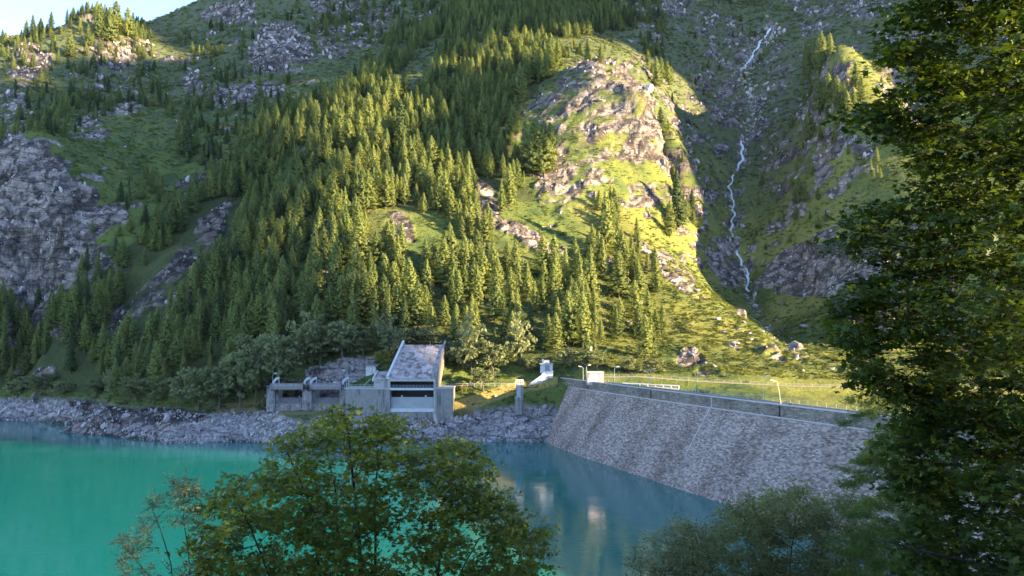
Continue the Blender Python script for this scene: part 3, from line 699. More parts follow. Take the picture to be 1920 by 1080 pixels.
def lamp(px, off, side, hgt, label, base=None, i=None, group='lamps on the dam crest'):
    """slender pole with a curved arm; side -1: head to the left"""
    p = base
    if p is None: p, i = crest_at(px, off); p.z = ZC - (.1 if off < -3 else .0)
    t = empty('street_lamp', p, label=label, cat='lamp', group=group)
    lean = .35 if px == 1462 else 0
    b = MB(); b.tube([p, p + Vector((-lean, 0, hgt * .5)), p + Vector((-lean * 2, 0, hgt * .9))], [.085, .07, .055], 8); b.build('pole', m_pole, t)
    b = MB(); q = p + Vector((-lean * 2, 0, hgt * .9)); b.tube([q, q + Vector((side * .12, 0, .35)), q + Vector((side * .45, 0, .6)), q + Vector((side * .8, 0, .68))], .055, 6); b.build('arm', m_pole, t)
    b = MB(); c = q + Vector((side * 1.25, 0, .72))
    for a0, w, h0, h1 in ((-.62, .12, -.03, .10), ):
        s = side
        prof = [(-.62 * s, -.05), (-.45 * s, .10), (.1 * s, .17), (.5 * s, .12), (.64 * s, .0), (.45 * s, -.1), (-.4 * s, -.11)]
        b.prism([c + Vector((a, -.22, d + a * s * .18)) for a, d in prof], (0, .44, 0))
    b.build('lamp_head', m_white, t)
    return t
for px, off, side, hgt, lb in (
    (1094, -.4, -1, 5.2, 'lamp left of the pink kiosk, its head turned left'), (1101, -5.2, 1, 5.6, 'lamp touching the left wall of the pink kiosk'),
    (1151, -5.2, 1, 5.9, 'single lamp just right of the pink kiosk'), (1217, -.4, -1, 5.4, 'left lamp of the crossed pair near the retaining wall'),
    (1221, -5.2, 1, 6.2, 'right lamp of the crossed pair near the retaining wall'), (1305, -5.2, 1, 6.0, 'lone lamp midway along the dam crest'),
    (1429, -5.2, 1, 6.6, 'tall lamp before the grassy bank, head turned right'), (1462, -.4, -1, 5.9, 'leaning lamp before the grassy bank, head turned left')):
    lamp(px, off, side, hgt, lb)

# ------------------------------------------------------------------ spillway building
YF = 322.0
def xz(px, py, Y=YF):
    p = at(px, py, Y); return p.x, p.z
def pbox(mb, x0, y0, x1, y1, Y0, Y1):
    """box whose front face spans the pixel rectangle (x0,y0)-(x1,y1) at distance Y0, running back to Y1"""
    a, zt = xz(x0, y0, Y0); c, zb = xz(x1, y1, Y0); mb.box((a, Y0, zb), (c, Y1, zt))
px0, pz0 = xz(775, 782)
sb = empty('spillway_building', (px0, YF, pz0), label='concrete spillway building with steep weathered slab roof', cat='building')
b = MB(); pbox(b, 648, 730, 731, 800, YF - .6, YF + 12); b.build('left_wall', m_conc, sb)
b = MB(); pbox(b, 646.5, 727.6, 731, 730, YF - .9, YF + 12.3); b.build('wall_cap', m_copx, sb)
b = MB(); pbox(b, 815.5, 729, 849, 800, YF - .4, YF + 14); b.build('right_wall', m_conc, sb)
b = MB(); pbox(b, 815.5, 726.8, 850, 729, YF - .7, YF + 14.3); b.build('wall_cap', m_copx, sb)
# roof slab
fl, fz = xz(728.5, 709, YF); fr_, _ = xz(815.5, 709, YF)
tl_, tz = xz(757, 646.5, 345); tr_, _ = xz(832, 646.5, 345)
b = MB(); th = .55
b.hexa([(fl, YF, fz - th), (fr_, YF, fz - th), (fr_, YF, fz), (fl, YF, fz), (tl_, 345, tz - th), (tr_, 345, tz - th), (tr_, 345, tz), (tl_, 345, tz)]); b.build('roof', m_roofc, sb)
# raised side walls with sloping tops
def wing(x0, x1, dz, xo, name, mat):
    b = MB(); xt = xo
    z0 = fz + dz; z1 = tz + dz + .4
    b.hexa([(x0, YF - .3, z0 - 1.2 - (12 if name == 'right_side_wall' else .6)), (x1, YF - .3, z0 - 1.2 - (12 if name == 'right_side_wall' else .6)), (x1, YF - .3, z0 - .6), (x0, YF - .3, z0 - .6),
            (x0 + xt, 347.5, z1 - 6), (x1 + xt, 347.5, z1 - 6), (x1 + xt, 347.5, z1), (x0 + xt, 347.5, z1)])
    b.build(name, mat, sb)
wing(fl - .9, fl - .003, 1.5, tl_ - fl, 'left_side_wall', m_concp)
wing(fr_ + .003, fr_ + .8, 1.6, tr_ - fr_, 'right_side_wall', m_conc)
b = MB(); pbox(b, 728, 710.9, 816, 715.2, YF - .35, YF + .5); b.build('beam', m_copx, sb)
for x0, x1 in ((727.6, 730.8), (813.2, 816.2)):
    b = MB(); pbox(b, x0, 715.2, x1, 782, YF - .45, YF + 1.2); b.build('column', m_copx, sb)
b = MB(); pbox(b, 731, 712, 813, 782, YF + 5, YF + 6); b.build('back_wall', m_dark, sb)  # back wall coloured near-black to paint in the shade of the opening
b = MB(); pbox(b, 733, 744.6, 812.5, 765.8, YF + 1.0, YF + 1.6); gp = b.build('gate', m_gate, sb)
for cx in (753.5, 798):
    b = MB(); pbox(b, cx - 1.5, 741.2, cx + 1.5, 744.6, YF + .9, YF + 1.6); b.build('lifting_lug', m_copx, gp)
b = MB(); pbox(b, 731, 766, 813.2, 772.5, YF - .1, YF + 2.6); b.build('sill', m_concp, sb)
b = MB(); pbox(b, 731, 772.5, 813.2, 784, YF + .25, YF + 2.6); b.build('sill_base', m_conc, sb)
b = MB(); pbox(b, 731, 727.6, 813, 731.6, YF - .9, YF + .9); wk = b.build('walkway', m_concp, sb)
x0, z0 = xz(731.5, 727.6, YF - .8); x1, _ = xz(812.5, 727.6, YF - .8)
for dz in (.55, 1.15):
    b = MB(); b.tube([(x0, YF - .8, z0 + dz), (x1, YF - .8, z0 + dz)], .05, 4); b.build('handrail', m_steel, wk)
for k in range(14):
    xx = x0 + (x1 - x0) * k / 13; b = MB(); b.box((xx - .05, YF - .85, z0), (xx + .05, YF - .75, z0 + 1.15)); b.build('post', m_steel, wk)
b = MB(); pbox(b, 816, 662, 834, 700, YF + 16, YF + 26)
# annex
an = empty('annex_house', Vector((xz(713, 729)[0], YF + 1, xz(713, 729)[1])), label='small annex with sloping slab roof left of the spillway roof', cat='building')
b = MB(); pbox(b, 701, 713.4, 727.4, 727.6, YF + 1.0, YF + 8); b.build('wall', m_copx, an)
b = MB(); a0, za = xz(700, 711.8, YF + .6); a1, _ = xz(727.4, 711.8, YF + .6); c0, zc_ = xz(708.5, 696.5, YF + 9); c1, _ = xz(728.5, 696.5, YF + 9)
b.hexa([(a0, YF + .6, za - .35), (a1, YF + .6, za - .35), (a1, YF + .6, za), (a0, YF + .6, za), (c0, YF + 9, zc_ - .35), (c1, YF + 9, zc_ - .35), (c1, YF + 9, zc_), (c0, YF + 9, zc_)]); b.build('roof', m_roofc, an)
b = MB(); b.hexa([(a0 - .45, YF + .4, za - .7), (a0 - .003, YF + .4, za - .7), (a0 - .003, YF + .4, za + .5), (a0 - .45, YF + .4, za + .5), (c0 - .45, YF + 9.3, zc_ - .7), (c0 - .003, YF + 9.3, zc_ - .7), (c0 - .003, YF + 9.3, zc_ + .55), (c0 - .45, YF + 9.3, zc_ + .55)]); b.build('gable_wall', m_concp, an)
b = MB(); pbox(b, 705, 715.5, 713.8, 718.8, YF + .93, YF + 1.1); b.build('window', m_door, an)
b = MB(); pbox(b, 719.5, 714.5, 726, 727.5, YF + .93, YF + 1.1); b.build('door', m_door, an)
b = MB(); z_ = xz(700, 722)[1]
for k in range(9): b.box((xz(686.5 + k * 1.4, 0)[0], YF + 4, xz(0, 722.5 - k * 1.35)[1] - .3), (xz(686.5 + k * 1.4 + 1.5, 0)[0], YF + 5.2, xz(0, 722.5 - k * 1.35)[1]))
b.build('steps', m_copx, an)
# hut on the rocks
YH = 343.0
hb = empty('stone_hut', at(698, 704, YH), label='little grey flat-roofed hut on the rocks left of the spillway roof', cat='hut')
b = MB(); pbox(b, 686, 686.5, 704, 712, YH, YH + 5.5); b.build('wall', m_concp, hb)
b = MB(); pbox(b, 684.6, 684.2, 708.6, 686.5, YH - .6, YH + 6.4); b.build('roof', m_rust, hb)
b = MB(); pbox(b, 697, 688, 698, 702, YH - .06, YH + .2); b.build('drain', m_rust, hb)
# railings beside the building
railing('wall_railing', [Vector((xz(a, 727.6, YF - .3)[0], YF - .3, xz(a, 727.6, YF - .3)[1])) for a in (650, 676, 701)], 1.35, 1.7, m_rail, 'pale railing on the tall concrete wall left of the annex', .06)
railing('wall_railing', [Vector((xz(818, 726.8, YF - .3)[0], YF - .3, xz(818, 726.8)[1])), Vector((xz(849, 726.8, YF - .3)[0], YF - .3, xz(849, 726.8)[1]))] +
        [at(a, 725.2, 326 + (a - 850) * .07) for a in (880, 920, 966)], 1.45, 2.9, m_rail, 'pale railing between the spillway building and the intake tower', .055)
# ------------------------------------------------------------------ gated weir left of the building
YW = 326.0
wr = empty('gated_weir', at(575, 768, YW), label='old two-bay weir of concrete piers with rusty gate beams', cat='weir')
for x0, x1, yt in ((500, 514.5, 728.5), (567, 583.5, 730), (637, 648.3, 733)):
    b = MB(); pbox(b, x0, yt, x1, 772 + (x0 > 600) * 6, YW, YW + 9); pr = b.build('pier', m_concd, wr)
    b = MB(); pbox(b, x0 + 9, 731, x1 + 7 if x0 < 600 else x1 - .5, 769, YW + 2.4, YW + 8.4)
    b.build('pier_flank', m_concd, pr)
for x0, x1 in ((507.5, 567.5), (575, 639)):
    a, zt = xz(x0, 719.2, YW - 1.2); c, zb = xz(x1, 731.8, YW - 1.2); r_ = (zt - zb) / 2
    prof = [(a, YW - 1.2 + r_ * .4 * (1 - math.cos(t)) - .2, (zt + zb) / 2 + r_ * math.sin(t) * .98) for t in np.linspace(-1.45, 1.45, 9)] + [(a, YW + 1.6, zt), (a, YW + 1.6, zb)]
    b = MB(); b.prism(prof[:9] + [prof[9], prof[10]], (c - a, 0, 0)); gb = b.build('gate_beam', m_rust, wr)
    for f_ in (0.0, .985):
        b = MB(); xx = a + (c - a) * f_; b.box((xx - .12, YW - 1.75, zb - .15), (xx + .35, YW + 1.9, zt + .12)); b.build('end_plate', m_rust, gb)
    for q in (.25, .5, .75):
        b = MB(); zz = zb + (zt - zb) * q; b.box((a + .3, YW - 1.42 - .1 * (q == .5), zz - .06), (c - .3, YW - 1.0, zz + .06)); b.build('rib', m_steel, gb)
for x0, x1 in ((515, 567), (584, 637)):
    a, zt = xz(x0, 745.5, YW + 5); c, zb = xz(x1, 757, YW + 2)
    b = MB(); b.hexa([(a, YW + 1.6, zb - 5), (c, YW + 1.6, zb - 5), (c, YW + 1.6, zb), (a, YW + 1.6, zb), (a, YW + 7, zb - 5), (c, YW + 7, zb - 5), (c, YW + 5.5, zt), (a, YW + 5.5, zt)]); b.build('weir_sill', m_rust, wr)
    b = MB(); pbox(b, x0, 757.4, x1, 772, YW + 1.0, YW + 1.6); b.build('weir_foot', m_concd, wr)
for xb in (510.5, 568.5, 580.5, 640.5):
    pts = []
    for t in np.linspace(0, 1, 9):
        an_ = math.pi * .5 * t
        px_a = xb + 13 * (1 - math.cos(an_)); py_a = 721 - 14.5 * math.sin(an_)
        px_b = xb + 4 + 9 * (1 - math.cos(an_)); py_b = 721 - 10.0 * math.sin(an_)
        pts.append((xz(px_a, py_a, YW - .4), xz(px_b, py_b, YW - .4)))
    outer = [(p[0][0], YW - .4, p[0][1]) for p in pts]; inner = [(p[1][0], YW - .4, p[1][1]) for p in pts][::-1]
    b = MB(); n_ = len(outer)
    vv = outer + inner; vv2 = [(x, y + .5, z) for x, y, z in vv]; m_ = len(vv)
    b.add(vv + vv2, [(i, i + 1, m_ - 2 - i, m_ - 1 - i) for i in range(n_ - 1)] + [(m_ + i + 1, m_ + i, m_ + m_ - 1 - i, m_ + m_ - 2 - i) for i in range(n_ - 1)] + [(i, (i + 1) % m_, m_ + (i + 1) % m_, m_ + i) for i in range(m_)])
    xx, zz = xz(xb + 13, 706.5, YW - .2); b.box((xx - .12, YW - .35, zz - 3.2), (xx + .12, YW - .1, zz))
    b.build('gear_arc', m_steel, wr)
b = MB(); pbox(b, 575, 721, 579, 733, YW - 1.9, YW - 1.6); b.tube([at(573, 727, YW - 2.2), at(579.5, 727, YW - 2.2)], .5, 8); b.build('winch', m_dark, wr)
railing('pier_railing', [Vector(at(500.5, 728.5, YW)), Vector(at(508, 728.5, YW))], 1.2, .9, m_rail, 'short white railing on the leftmost weir pier', .05)
railing('pier_railing', [Vector(at(637.5, 733, YW)), Vector(at(648, 731, YW - 1)), Vector(at(656, 728, YW - 2))], 2.4, 1.0, m_steel, 'tall blue-grey railing between weir and concrete wall', .06)
lamp(0, 0, 1, 4.6, 'lamp on the leftmost weir pier, by the trees', at(511, 722, YW + 5), group='lamps at the weir')
lamp(0, 0, -1, 6.9, 'lamp between the weir and the concrete wall', at(649, 725.5, YW + 4), group='lamps at the weir')
# ------------------------------------------------------------------ intake tower
YT = 322.0
tw = empty('intake_tower', at(974, 769, YT), label='slim concrete intake tower standing on the grassy bank', cat='tower')
b = MB(); pbox(b, 967.5, 720.5, 981, 775, YT + 1, YT + 3.4); b.build('shaft', m_conc, tw)
b = MB(); pbox(b, 968.7, 723, 976, 744, YT + .94, YT + 1.2); b.build('recess', m_steel, tw)
b = MB(); pbox(b, 965.8, 745, 978.8, 778, YT - .4, YT + 1.3); b.build('lower_block', m_conc, tw)
b = MB(); pbox(b, 965.4, 744, 979.2, 745, YT - .55, YT + 1.4); b.build('block_cap', m_copx, tw)
b = MB(); pbox(b, 966.9, 719.6, 981.7, 720.6, YT + .8, YT + 3.6); b.build('top_slab', m_copx, tw)
b = MB(); xa, zt = xz(967.4, 719.6, YT + .9); xb_, _ = xz(981.2, 719.6, YT + .9)
for yy in (YT + .95, YT + 3.3):
    for f_ in np.linspace(0, 1, 5): b.box((xa + (xb_ - xa) * f_ - .06, yy - .06, zt), (xa + (xb_ - xa) * f_ + .06, yy + .06, zt + 1.55))
    for h_ in (.8, 1.5): b.box((xa, yy - .05, zt + h_), (xb_, yy + .05, zt + h_ + .1))
b.build('railing', m_white, tw)
# ------------------------------------------------------------------ valve house with its pale ramp
YV = 341.0
vh = empty('valve_house', at(1025, 697, YV), label='small pale concrete valve house with sloping ramp on the bank', cat='building')
b = MB(); pbox(b, 1013.3, 682.5, 1036.5, 700, YV, YV + 5); b.build('wall', m_concp, vh)
b = MB(); pbox(b, 1012, 681.3, 1037.5, 682.5, YV - .35, YV + 5.3); b.build('roof', m_copx, vh)
b = MB(); pbox(b, 1021.5, 684, 1030.5, 695.5, YV - .12, YV + .1); b.build('door', m_door, vh)
b = MB(); pbox(b, 1017, 675, 1030.5, 681.3, YV + 1.2, YV + 4); b.build('upper_block', m_concp, vh)
b = MB(); pbox(b, 1016.5, 673, 1019.6, 681.3, YV + .8, YV + 1.6); b.build('chimney', m_concp, vh)
b = MB(); p = [at(1036.3, 695, YV - .1), at(1036.3, 712, YV - .1), at(990, 722, YV - .1), at(993, 718.5, YV - .1), at(1014, 703.5, YV - .1), at(1020, 696, YV - .1)]
b.prism(p, (0, -3.0, 0)); b.build('ramp', m_concp, vh)
# ------------------------------------------------------------------ kiosk on the crest end
YK = 306.0
kk = empty('kiosk', at(1117, 717, YK), label='pinkish flat-roofed kiosk on the dam crest beside two lamps', cat='kiosk')
b = MB(); pbox(b, 1102, 699.5, 1131.5, 722, YK, YK + 4.6); b.build('wall', m_plaster, kk)
b = MB(); pbox(b, 1100.8, 697, 1132.8, 699.5, YK - .45, YK + 5.1); b.build('roof', m_copx, kk)
b = MB(); pbox(b, 1122.5, 700.8, 1127.6, 716, YK - .08, YK + .1); b.build('door', m_door, kk)
b = MB(); pbox(b, 1103.4, 700.5, 1106.6, 709, YK - .08, YK + .1); wf = b.build('window', m_rust, kk)
b = MB(); pbox(b, 1104, 701.3, 1106, 708.2, YK - .11, YK - .07); b.build('pane', m_copx, wf)
# retaining wall with rail, and the road fence
YR = 302.0
rw = empty('retaining_wall', at(1232, 732, YR), label='pale retaining wall with rail openings behind the dam crest', cat='wall')
b = MB(); p = [at(1168, 721.5, YR + 6), at(1168, 736, YR + 6), at(1273, 740, YR), at(1273, 727.5, YR), ]
b.prism(p, (0, .8, 0)); b.build('wall', m_plaster, rw)
b = MB(); b.prism([at(1168, 717.4, YR + 6), at(1168, 719, YR + 6), at(1273.5, 724.5, YR), at(1273.5, 722.6, YR)], (0, 1.1, 0)); b.build('top_beam', m_concp, rw)
for k in range(8):
    f_ = k / 7; x_ = 1170 + 102 * f_; yy = YR + 6 - 6 * f_
    b = MB(); pbox(b, x_, 718.5 + 5 * f_, x_ + 2.2, 723.5 + 6 * f_, yy, yy + .8); b.build('post', m_concp, rw)
railing('road_fence', [Vector((p.x, p.y - 3.1, p.z)) for p in ROAD], 1.1, 3.4, m_rail, 'long pale fence along the road above the dam', .035)

# ------------------------------------------------------------------ stream falling down the gully
m_foam, n, l, bs = new_mat('white_water')
bs.inputs['Base Color'].default_value = (.62, .66, .70, 1); bs.inputs['Roughness'].default_value = .35
bump(n, l, noise(n, l, 2.2, 5, .7, position(n, l)), .8, .3, bs)
pts = []
for k in range(len(STREAM_PX) - 1):
    (a, b_), (c, d) = STREAM_PX[k], STREAM_PX[k + 1]
    nst = max(2, int(math.hypot(c - a, d - b_) / 2.2))
    for j in range(nst): pts.append((a + (c - a) * j / nst, b_ + (d - b_) * j / nst))
def wet(v):  # stretches where the water shows, in photograph rows
    return 52 < v < 132 or 262 < v < 322 or 328 < v < 345 or 345 < v < 445 or 472 < v < 500 or 502 < v < 550
cur = []; sv, sf = [], []; rng = random.Random(5); lastw = 1
prev = None
P3 = [hit(a + 1.6 * math.sin(b_ * .3), b_, 3.5) for a, b_ in pts]
for k, ((a, b_), p) in enumerate(zip(pts, P3)):
    if not wet(b_): prev = None; continue
    w = (1.15 + .9 * abs(math.sin(b_ * .13)) + rng.uniform(-.3, .5)) * (1.2 if b_ < 132 else 1.25 if b_ < 320 else .75)
    c = p + Vector((0, -.9, .7)); i0 = len(sv)
    sv += [c + Vector((-w * .55, .2, -.5)), c + Vector((-w * .2, -.25, .15)), c + Vector((w * .25, -.25, .12)), c + Vector((w * .55, .2, -.5))]
    if prev is not None and (P3[k] - P3[prev[1]]).length < 22:
        j0 = prev[0]; sf += [(j0 + q, j0 + q + 1, i0 + q + 1, i0 + q) for q in range(3)]
    prev = (i0, k)
me = bpy.data.meshes.new('mountain_stream'); me.from_pydata([tuple(v) for v in sv], [], sf)
tag(link('mountain_stream', me, m_foam), 'thin white stream cascading down the rocky gully', 'stream', kind='structure')
# slab joints on the weathered roof
nt = m_roofc.node_tree; n, l = nt.nodes, nt.links; bs = n['Principled BSDF']; src = bs.inputs['Base Color'].links[0].from_socket
br = n.new('ShaderNodeTexBrick'); br.inputs['Scale'].default_value = 1; br.inputs['Brick Width'].default_value = 4.7; br.inputs['Row Height'].default_value = 5.6; br.inputs['Mortar Size'].default_value = .07; br.offset = 0
br.inputs['Color1'].default_value = (.8, .8, .8, 1); br.inputs['Color2'].default_value = (1.12, 1.12, 1.12, 1); br.inputs['Mortar'].default_value = (.4, .38, .38, 1)
l.new(position(n, l), br.inputs['Vector']); l.new(mix_rgb(n, l, 1.0, src, br.outputs['Color'], 'MULTIPLY'), bs.inputs['Base Color'])
# ------------------------------------------------------------------ foliage materials
def leaf_mat(name, c1, c2, trans=.35, var=.35, tcol=None, scale=.5, rough=.6, c3=None):
    m, n, l, bs = new_mat(name)
    oi = n.new('ShaderNodeObjectInfo')
    f = noise(n, l, scale, 3, .6, position(n, l))
    ad = n.new('ShaderNodeMath'); ad.operation = 'MULTIPLY_ADD'; l.new(oi.outputs['Random'], ad.inputs[0]); ad.inputs[1].default_value = var; l.new(f, ad.inputs[2])
    c = ramp(n, l, ad.outputs[0], [(.38, c1), (.38 + .3 + var * .6, c2)])
    if c3:
        w = n.new('ShaderNodeTexWhiteNoise'); mpv = position(n, l, (.9, .9, .9)); rd_ = n.new('ShaderNodeVectorMath'); rd_.operation = 'FLOOR'; l.new(mpv, rd_.inputs[0]); l.new(rd_.outputs[0], w.inputs['Vector'])
        c = mix_rgb(n, l, ramp(n, l, w.outputs['Value'], [(.86, 0.0), (.92, .8)]), c, c3)
    l.new(c, bs.inputs['Base Color']); bs.inputs['Roughness'].default_value = rough; bs.inputs['Specular IOR Level'].default_value = .25
    tr = n.new('ShaderNodeBsdfTranslucent'); l.new(mix_rgb(n, l, 1.0, c, tcol or (1.25, 1.25, .6), 'MULTIPLY'), tr.inputs['Color'])
    mx = n.new('ShaderNodeMixShader'); mx.inputs[0].default_value = trans
    l.new(bs.outputs[0], mx.inputs[1]); l.new(tr.outputs[0], mx.inputs[2]); l.new(mx.outputs[0], n['Material Output'].inputs['Surface'])
    return m
m_larch = leaf_mat('larch_needles', (.085, .118, .038), (.215, .245, .070), .30, .35)
m_spruce = leaf_mat('spruce_needles', (.030, .052, .022), (.07, .10, .034), .2, .3)
m_broad = leaf_mat('broad_leaves', (.11, .135, .065), (.215, .235, .115), .35, .35)
m_pale = leaf_mat('pale_leaves', (.20, .24, .14), (.30, .34, .20), .3, .2)
m_bark = rough_mat('bark', (.07, .055, .04), (.14, .115, .09), 3, .95, .6, .03)
m_stone, n, l, bs = new_mat('boulder_stone')
f = noise(n, l, .8, 6, .7, position(n, l)); oi = n.new('ShaderNodeObjectInfo')
c = ramp(n, l, f, [(.3, (.19, .165, .155)), (.5, (.32, .285, .27)), (.7, (.46, .42, .40))])
c = mix_rgb(n, l, 1.0, c, ramp(n, l, oi.outputs['Random'], [(0, .5), (.5, 1.0), (1, 1.35)]), 'MULTIPLY')
l.new(c, bs.inputs['Base Color']); bs.inputs['Roughness'].default_value = .9; bump(n, l, noise(n, l, 3, 5, .7, position(n, l)), .5, .1, bs)

# ------------------------------------------------------------------ plant meshes
def conifer_mesh(seed, spruce=False):
    """1 m tall unit tree, scaled when placed; many small drooping sprays of needles"""
    r = np.random.default_rng(seed); V_, F_ = [], []; q = 0
    H, RAD = 20.0, (3.4 if spruce else 4.3) * r.uniform(.9, 1.12)
    z = H * r.uniform(.07, .14); lean = r.uniform(-.012, .012, 2)
    asym = r.uniform(0, 6.28)
    while z < H * .985:
        t = z / H
        prof = (1 - t) ** .66 * min(1, .5 + t * 2.6)
        nb = int(r.integers(6, 9)) if t < .8 else 5
        a0 = r.uniform(0, 6.28)
        for k in range(nb):
            if r.random() < (.10 if not spruce else .06): continue
            a = a0 + 6.283 * k / nb + r.uniform(-.35, .35)
            L = RAD * prof * r.uniform(.62, 1.18) * (1 + .13 * math.cos(a - asym)) + .12
            zz = z + r.uniform(-.3, .3); rise = r.uniform(.05, .28) if not spruce else r.uniform(-.22, .0)
            ca, sa = math.cos(a), math.sin(a); ns = max(1, int(L / .52))
            for j in range(ns):
                f0 = (j + .6) / ns
                if f0 < .25 and L > 1.4: continue
                px = L * f0; w = (.30 + .42 * (1 - f0) * min(1, L / 2)) * r.uniform(.8, 1.25); ln = r.uniform(.42, .7)
                hz = zz + rise * px - .10 * px * px / max(RAD, 1) + r.uniform(-.1, .1)
                c = np.array([ca * px, sa * px, hz]); d = np.array([ca * .8, sa * .8, -.75 + .3 * rise]); s_ = np.array([-sa, ca, r.uniform(-.35, .35)])
                dr = -abs(r.normal(0, .22)) - .1
                p = [c - d * ln * .5, c + s_ * w + [0, 0, dr], c + d * ln * .7 + [0, 0, dr * .4], c - s_ * w + [0, 0, dr]]
                V_ += p; F_.append((q, q + 1, q + 2, q + 3)); q += 4
                # upright tuft
                d2 = np.array([ca * .55 + r.normal(0, .3), sa * .55 + r.normal(0, .3), 1.0]); c2 = c + [0, 0, .12]; w2 = w * .7
                p = [c2 - d2 * ln * .35, c2 + s_ * w2, c2 + d2 * ln * .55, c2 - s_ * w2]
                V_ += p; F_.append((q, q + 1, q + 2, q + 3)); q += 4
        z += H * .028 * r.uniform(.75, 1.2) * (1.15 - .5 * t)
    p = [[-.16, 0, H * .94], [.16, 0, H * .94], [0, 0, H * 1.005]]
    V_ += p; V_ += [[0, -.16, H * .94], [0, .16, H * .94], [0, 0, H * 1.005]]
    V_ = np.array(V_); V_[:, :2] += np.outer(V_[:, 2], lean)
    return mesh_np('conifer_crown', V_, [np.array(F_), np.array([(q, q + 1, q + 2), (q + 3, q + 4, q + 5)])]), lean
def trunk_mesh(H, r0, lean=(0, 0), k=6, name='trunk'):
    b = MB(); b.tube([(lean[0] * z, lean[1] * z, z) for z in (-1.5, 0, H * .35, H * .7, H * .93)], [r0 * 1.3, r0, r0 * .7, r0 * .35, r0 * .1], k)
    return b.mesh(name)
def broad_mesh(seed, n_cl=46, leafs=42, size=.36, W=1.0, low=.12, sq=1.0):
    """rounded crown 10 m tall, 8 m wide, of leaf clumps with gaps"""
    r = np.random.default_rng(seed); V_, F_ = [], []; cl = []
    lobes = [(r.uniform(-2.1, 2.1), r.uniform(-2.1, 2.1), r.uniform(3.2, 7.6), r.uniform(1.7, 2.7)) for _ in range(8)] + [(0, 0, 7.4, 2.2), (0, 0, 4.6, 3.0)]
    for i in range(n_cl * 2):
        x0, y0, z0, rr = lobes[i % len(lobes)]
        d = r.normal(size=3); d /= np.linalg.norm(d); q = rr * r.uniform(.72, 1.05)
        cl.append((x0 + d[0] * q, y0 + d[1] * q, max(low * 10, z0 + d[2] * q * .85), r.uniform(.5, .95)))
    C = np.array(cl); idx = np.repeat(np.arange(len(C)), leafs // 2)
    N = len(idx); off = r.normal(size=(N, 3)); off /= np.linalg.norm(off, axis=1)[:, None]
    off *= (r.random(N) ** .4)[:, None] * C[idx, 3][:, None] * np.array([1.15, 1.15, .75])
    ctr = C[idx, :3] + off
    u = r.normal(size=(N, 3)); u /= np.linalg.norm(u, axis=1)[:, None]
    nn = r.normal(size=(N, 3)) * .7 + np.array([0, 0, .9]); w = np.cross(nn, u); w /= np.linalg.norm(w, axis=1)[:, None]
    s = size * r.uniform(.6, 1.3, N)[:, None]
    v = np.stack([ctr - u * s, ctr + w * s * .6, ctr + u * s, ctr - w * s * .6], 1).reshape(-1, 3) * np.array([W, W, sq])
    return mesh_np('broadleaf_crown', v, np.arange(4 * N).reshape(-1, 4)), cl
def branchy_trunk(cl, H, seed, W=1.0):
    r = random.Random(seed); b = MB()
    b.tube([(0, 0, -1.5), (.1, 0, 1), (0, .1, H * .5), (.1, 0, H * .85)], [.26, .2, .13, .04], 6)
    for i in range(0, len(cl), 5):
        x, y, z, _ = cl[i]; z0 = max(.8, min(z * .55, H * .6)); b.tube([(0, 0, z0), (x * .5 * W, y * .5 * W, (z0 + z) * .5 + .2), (x * .9 * W, y * .9 * W, z * .97)], [.09, .06, .02], 4)
    return b.mesh('trunk')
rngT = random.Random(77)
KINDS_ = {}
def reg(name, crown, trunk, cm, hgt): KINDS_[name] = KINDS_.get(name, []); crown.materials.append(cm); trunk.materials.append(m_bark); KINDS_[name].append((crown, trunk, hgt))
for s_ in range(5):
    cmesh, ln = conifer_mesh(100 + s_); reg('larch', cmesh, trunk_mesh(20, .26, ln), m_larch, 20.0)
for s_ in range(3):
    cmesh, ln = conifer_mesh(200 + s_, True); reg('spruce', cmesh, trunk_mesh(20, .26, ln), m_spruce, 20.0)
for s_ in range(4):
    cmesh, cl = broad_mesh(300 + s_); reg('broadleaf', cmesh, branchy_trunk(cl, 10, s_), m_broad, 10.0)
for s_ in range(2):
    cmesh, cl = broad_mesh(340 + s_, 34, 34, .30, .62); reg('birch', cmesh, branchy_trunk(cl, 10, s_, .62), m_broad, 10.0)
def plant(kind, loc, hgt, wid=1.0, rz=None, var=None, name=None, label='', cat='tree', group=None):
    vs = KINDS_[kind]; c_, t_, h0 = vs[(var if var is not None else rngT.randrange(len(vs))) % len(vs)]
    s = hgt / h0
    e = empty(name or kind + '_tree', loc, rngT.uniform(0, 6.28) if rz is None else rz, label=label, cat=cat, group=group)
    e.scale = (s * wid, s * wid, s)
    for nm, me in (('crown', c_), ('trunk', t_)):
        o = bpy.data.objects.new(nm, me); COL.objects.link(o); o.parent = e
    return e

# ------------------------------------------------------------------ where trees stand
PU, PV = project(TV[..., 0], TV[..., 1], TV[..., 2])
ex = np.gradient(X, axis=1); ey = np.gradient(Y, axis=0); area = np.abs(ex * ey)
occ_ok = (PV > -70) & (PV < 800) & (PU > -80) & (PU < 1990) & (Y > 318)
dens = np.zeros(X.shape); htm = np.zeros(X.shape); spr = np.zeros(X.shape)
fu = PU + 14 * fbm(X / 25, Y / 25, 0, 3, 400); fv = PV + 12 * fbm(X / 25, Y / 25, 0, 3, 401)
for poly, d_, h_, s_ in FOREST:
    m_ = in_poly(fu, fv, poly) & (d_ > dens); dens[m_] = d_; htm[m_] = h_; spr[m_] = s_
bare = np.zeros(X.shape, bool)
for poly in BARE: bare |= in_poly(fu, fv, poly)
clump = fbm(X / 22, Y / 22, 0, 3, 410)
dens = np.where(bare | ~occ_ok | (shore > .5) | (rd < 9), 0, dens * np.clip(.95 + 1.5 * clump, .1, 1.8))
dens = np.where((rock > .7) & (dens < 1.9), dens * .2, dens)
gen = np.random.default_rng(9)
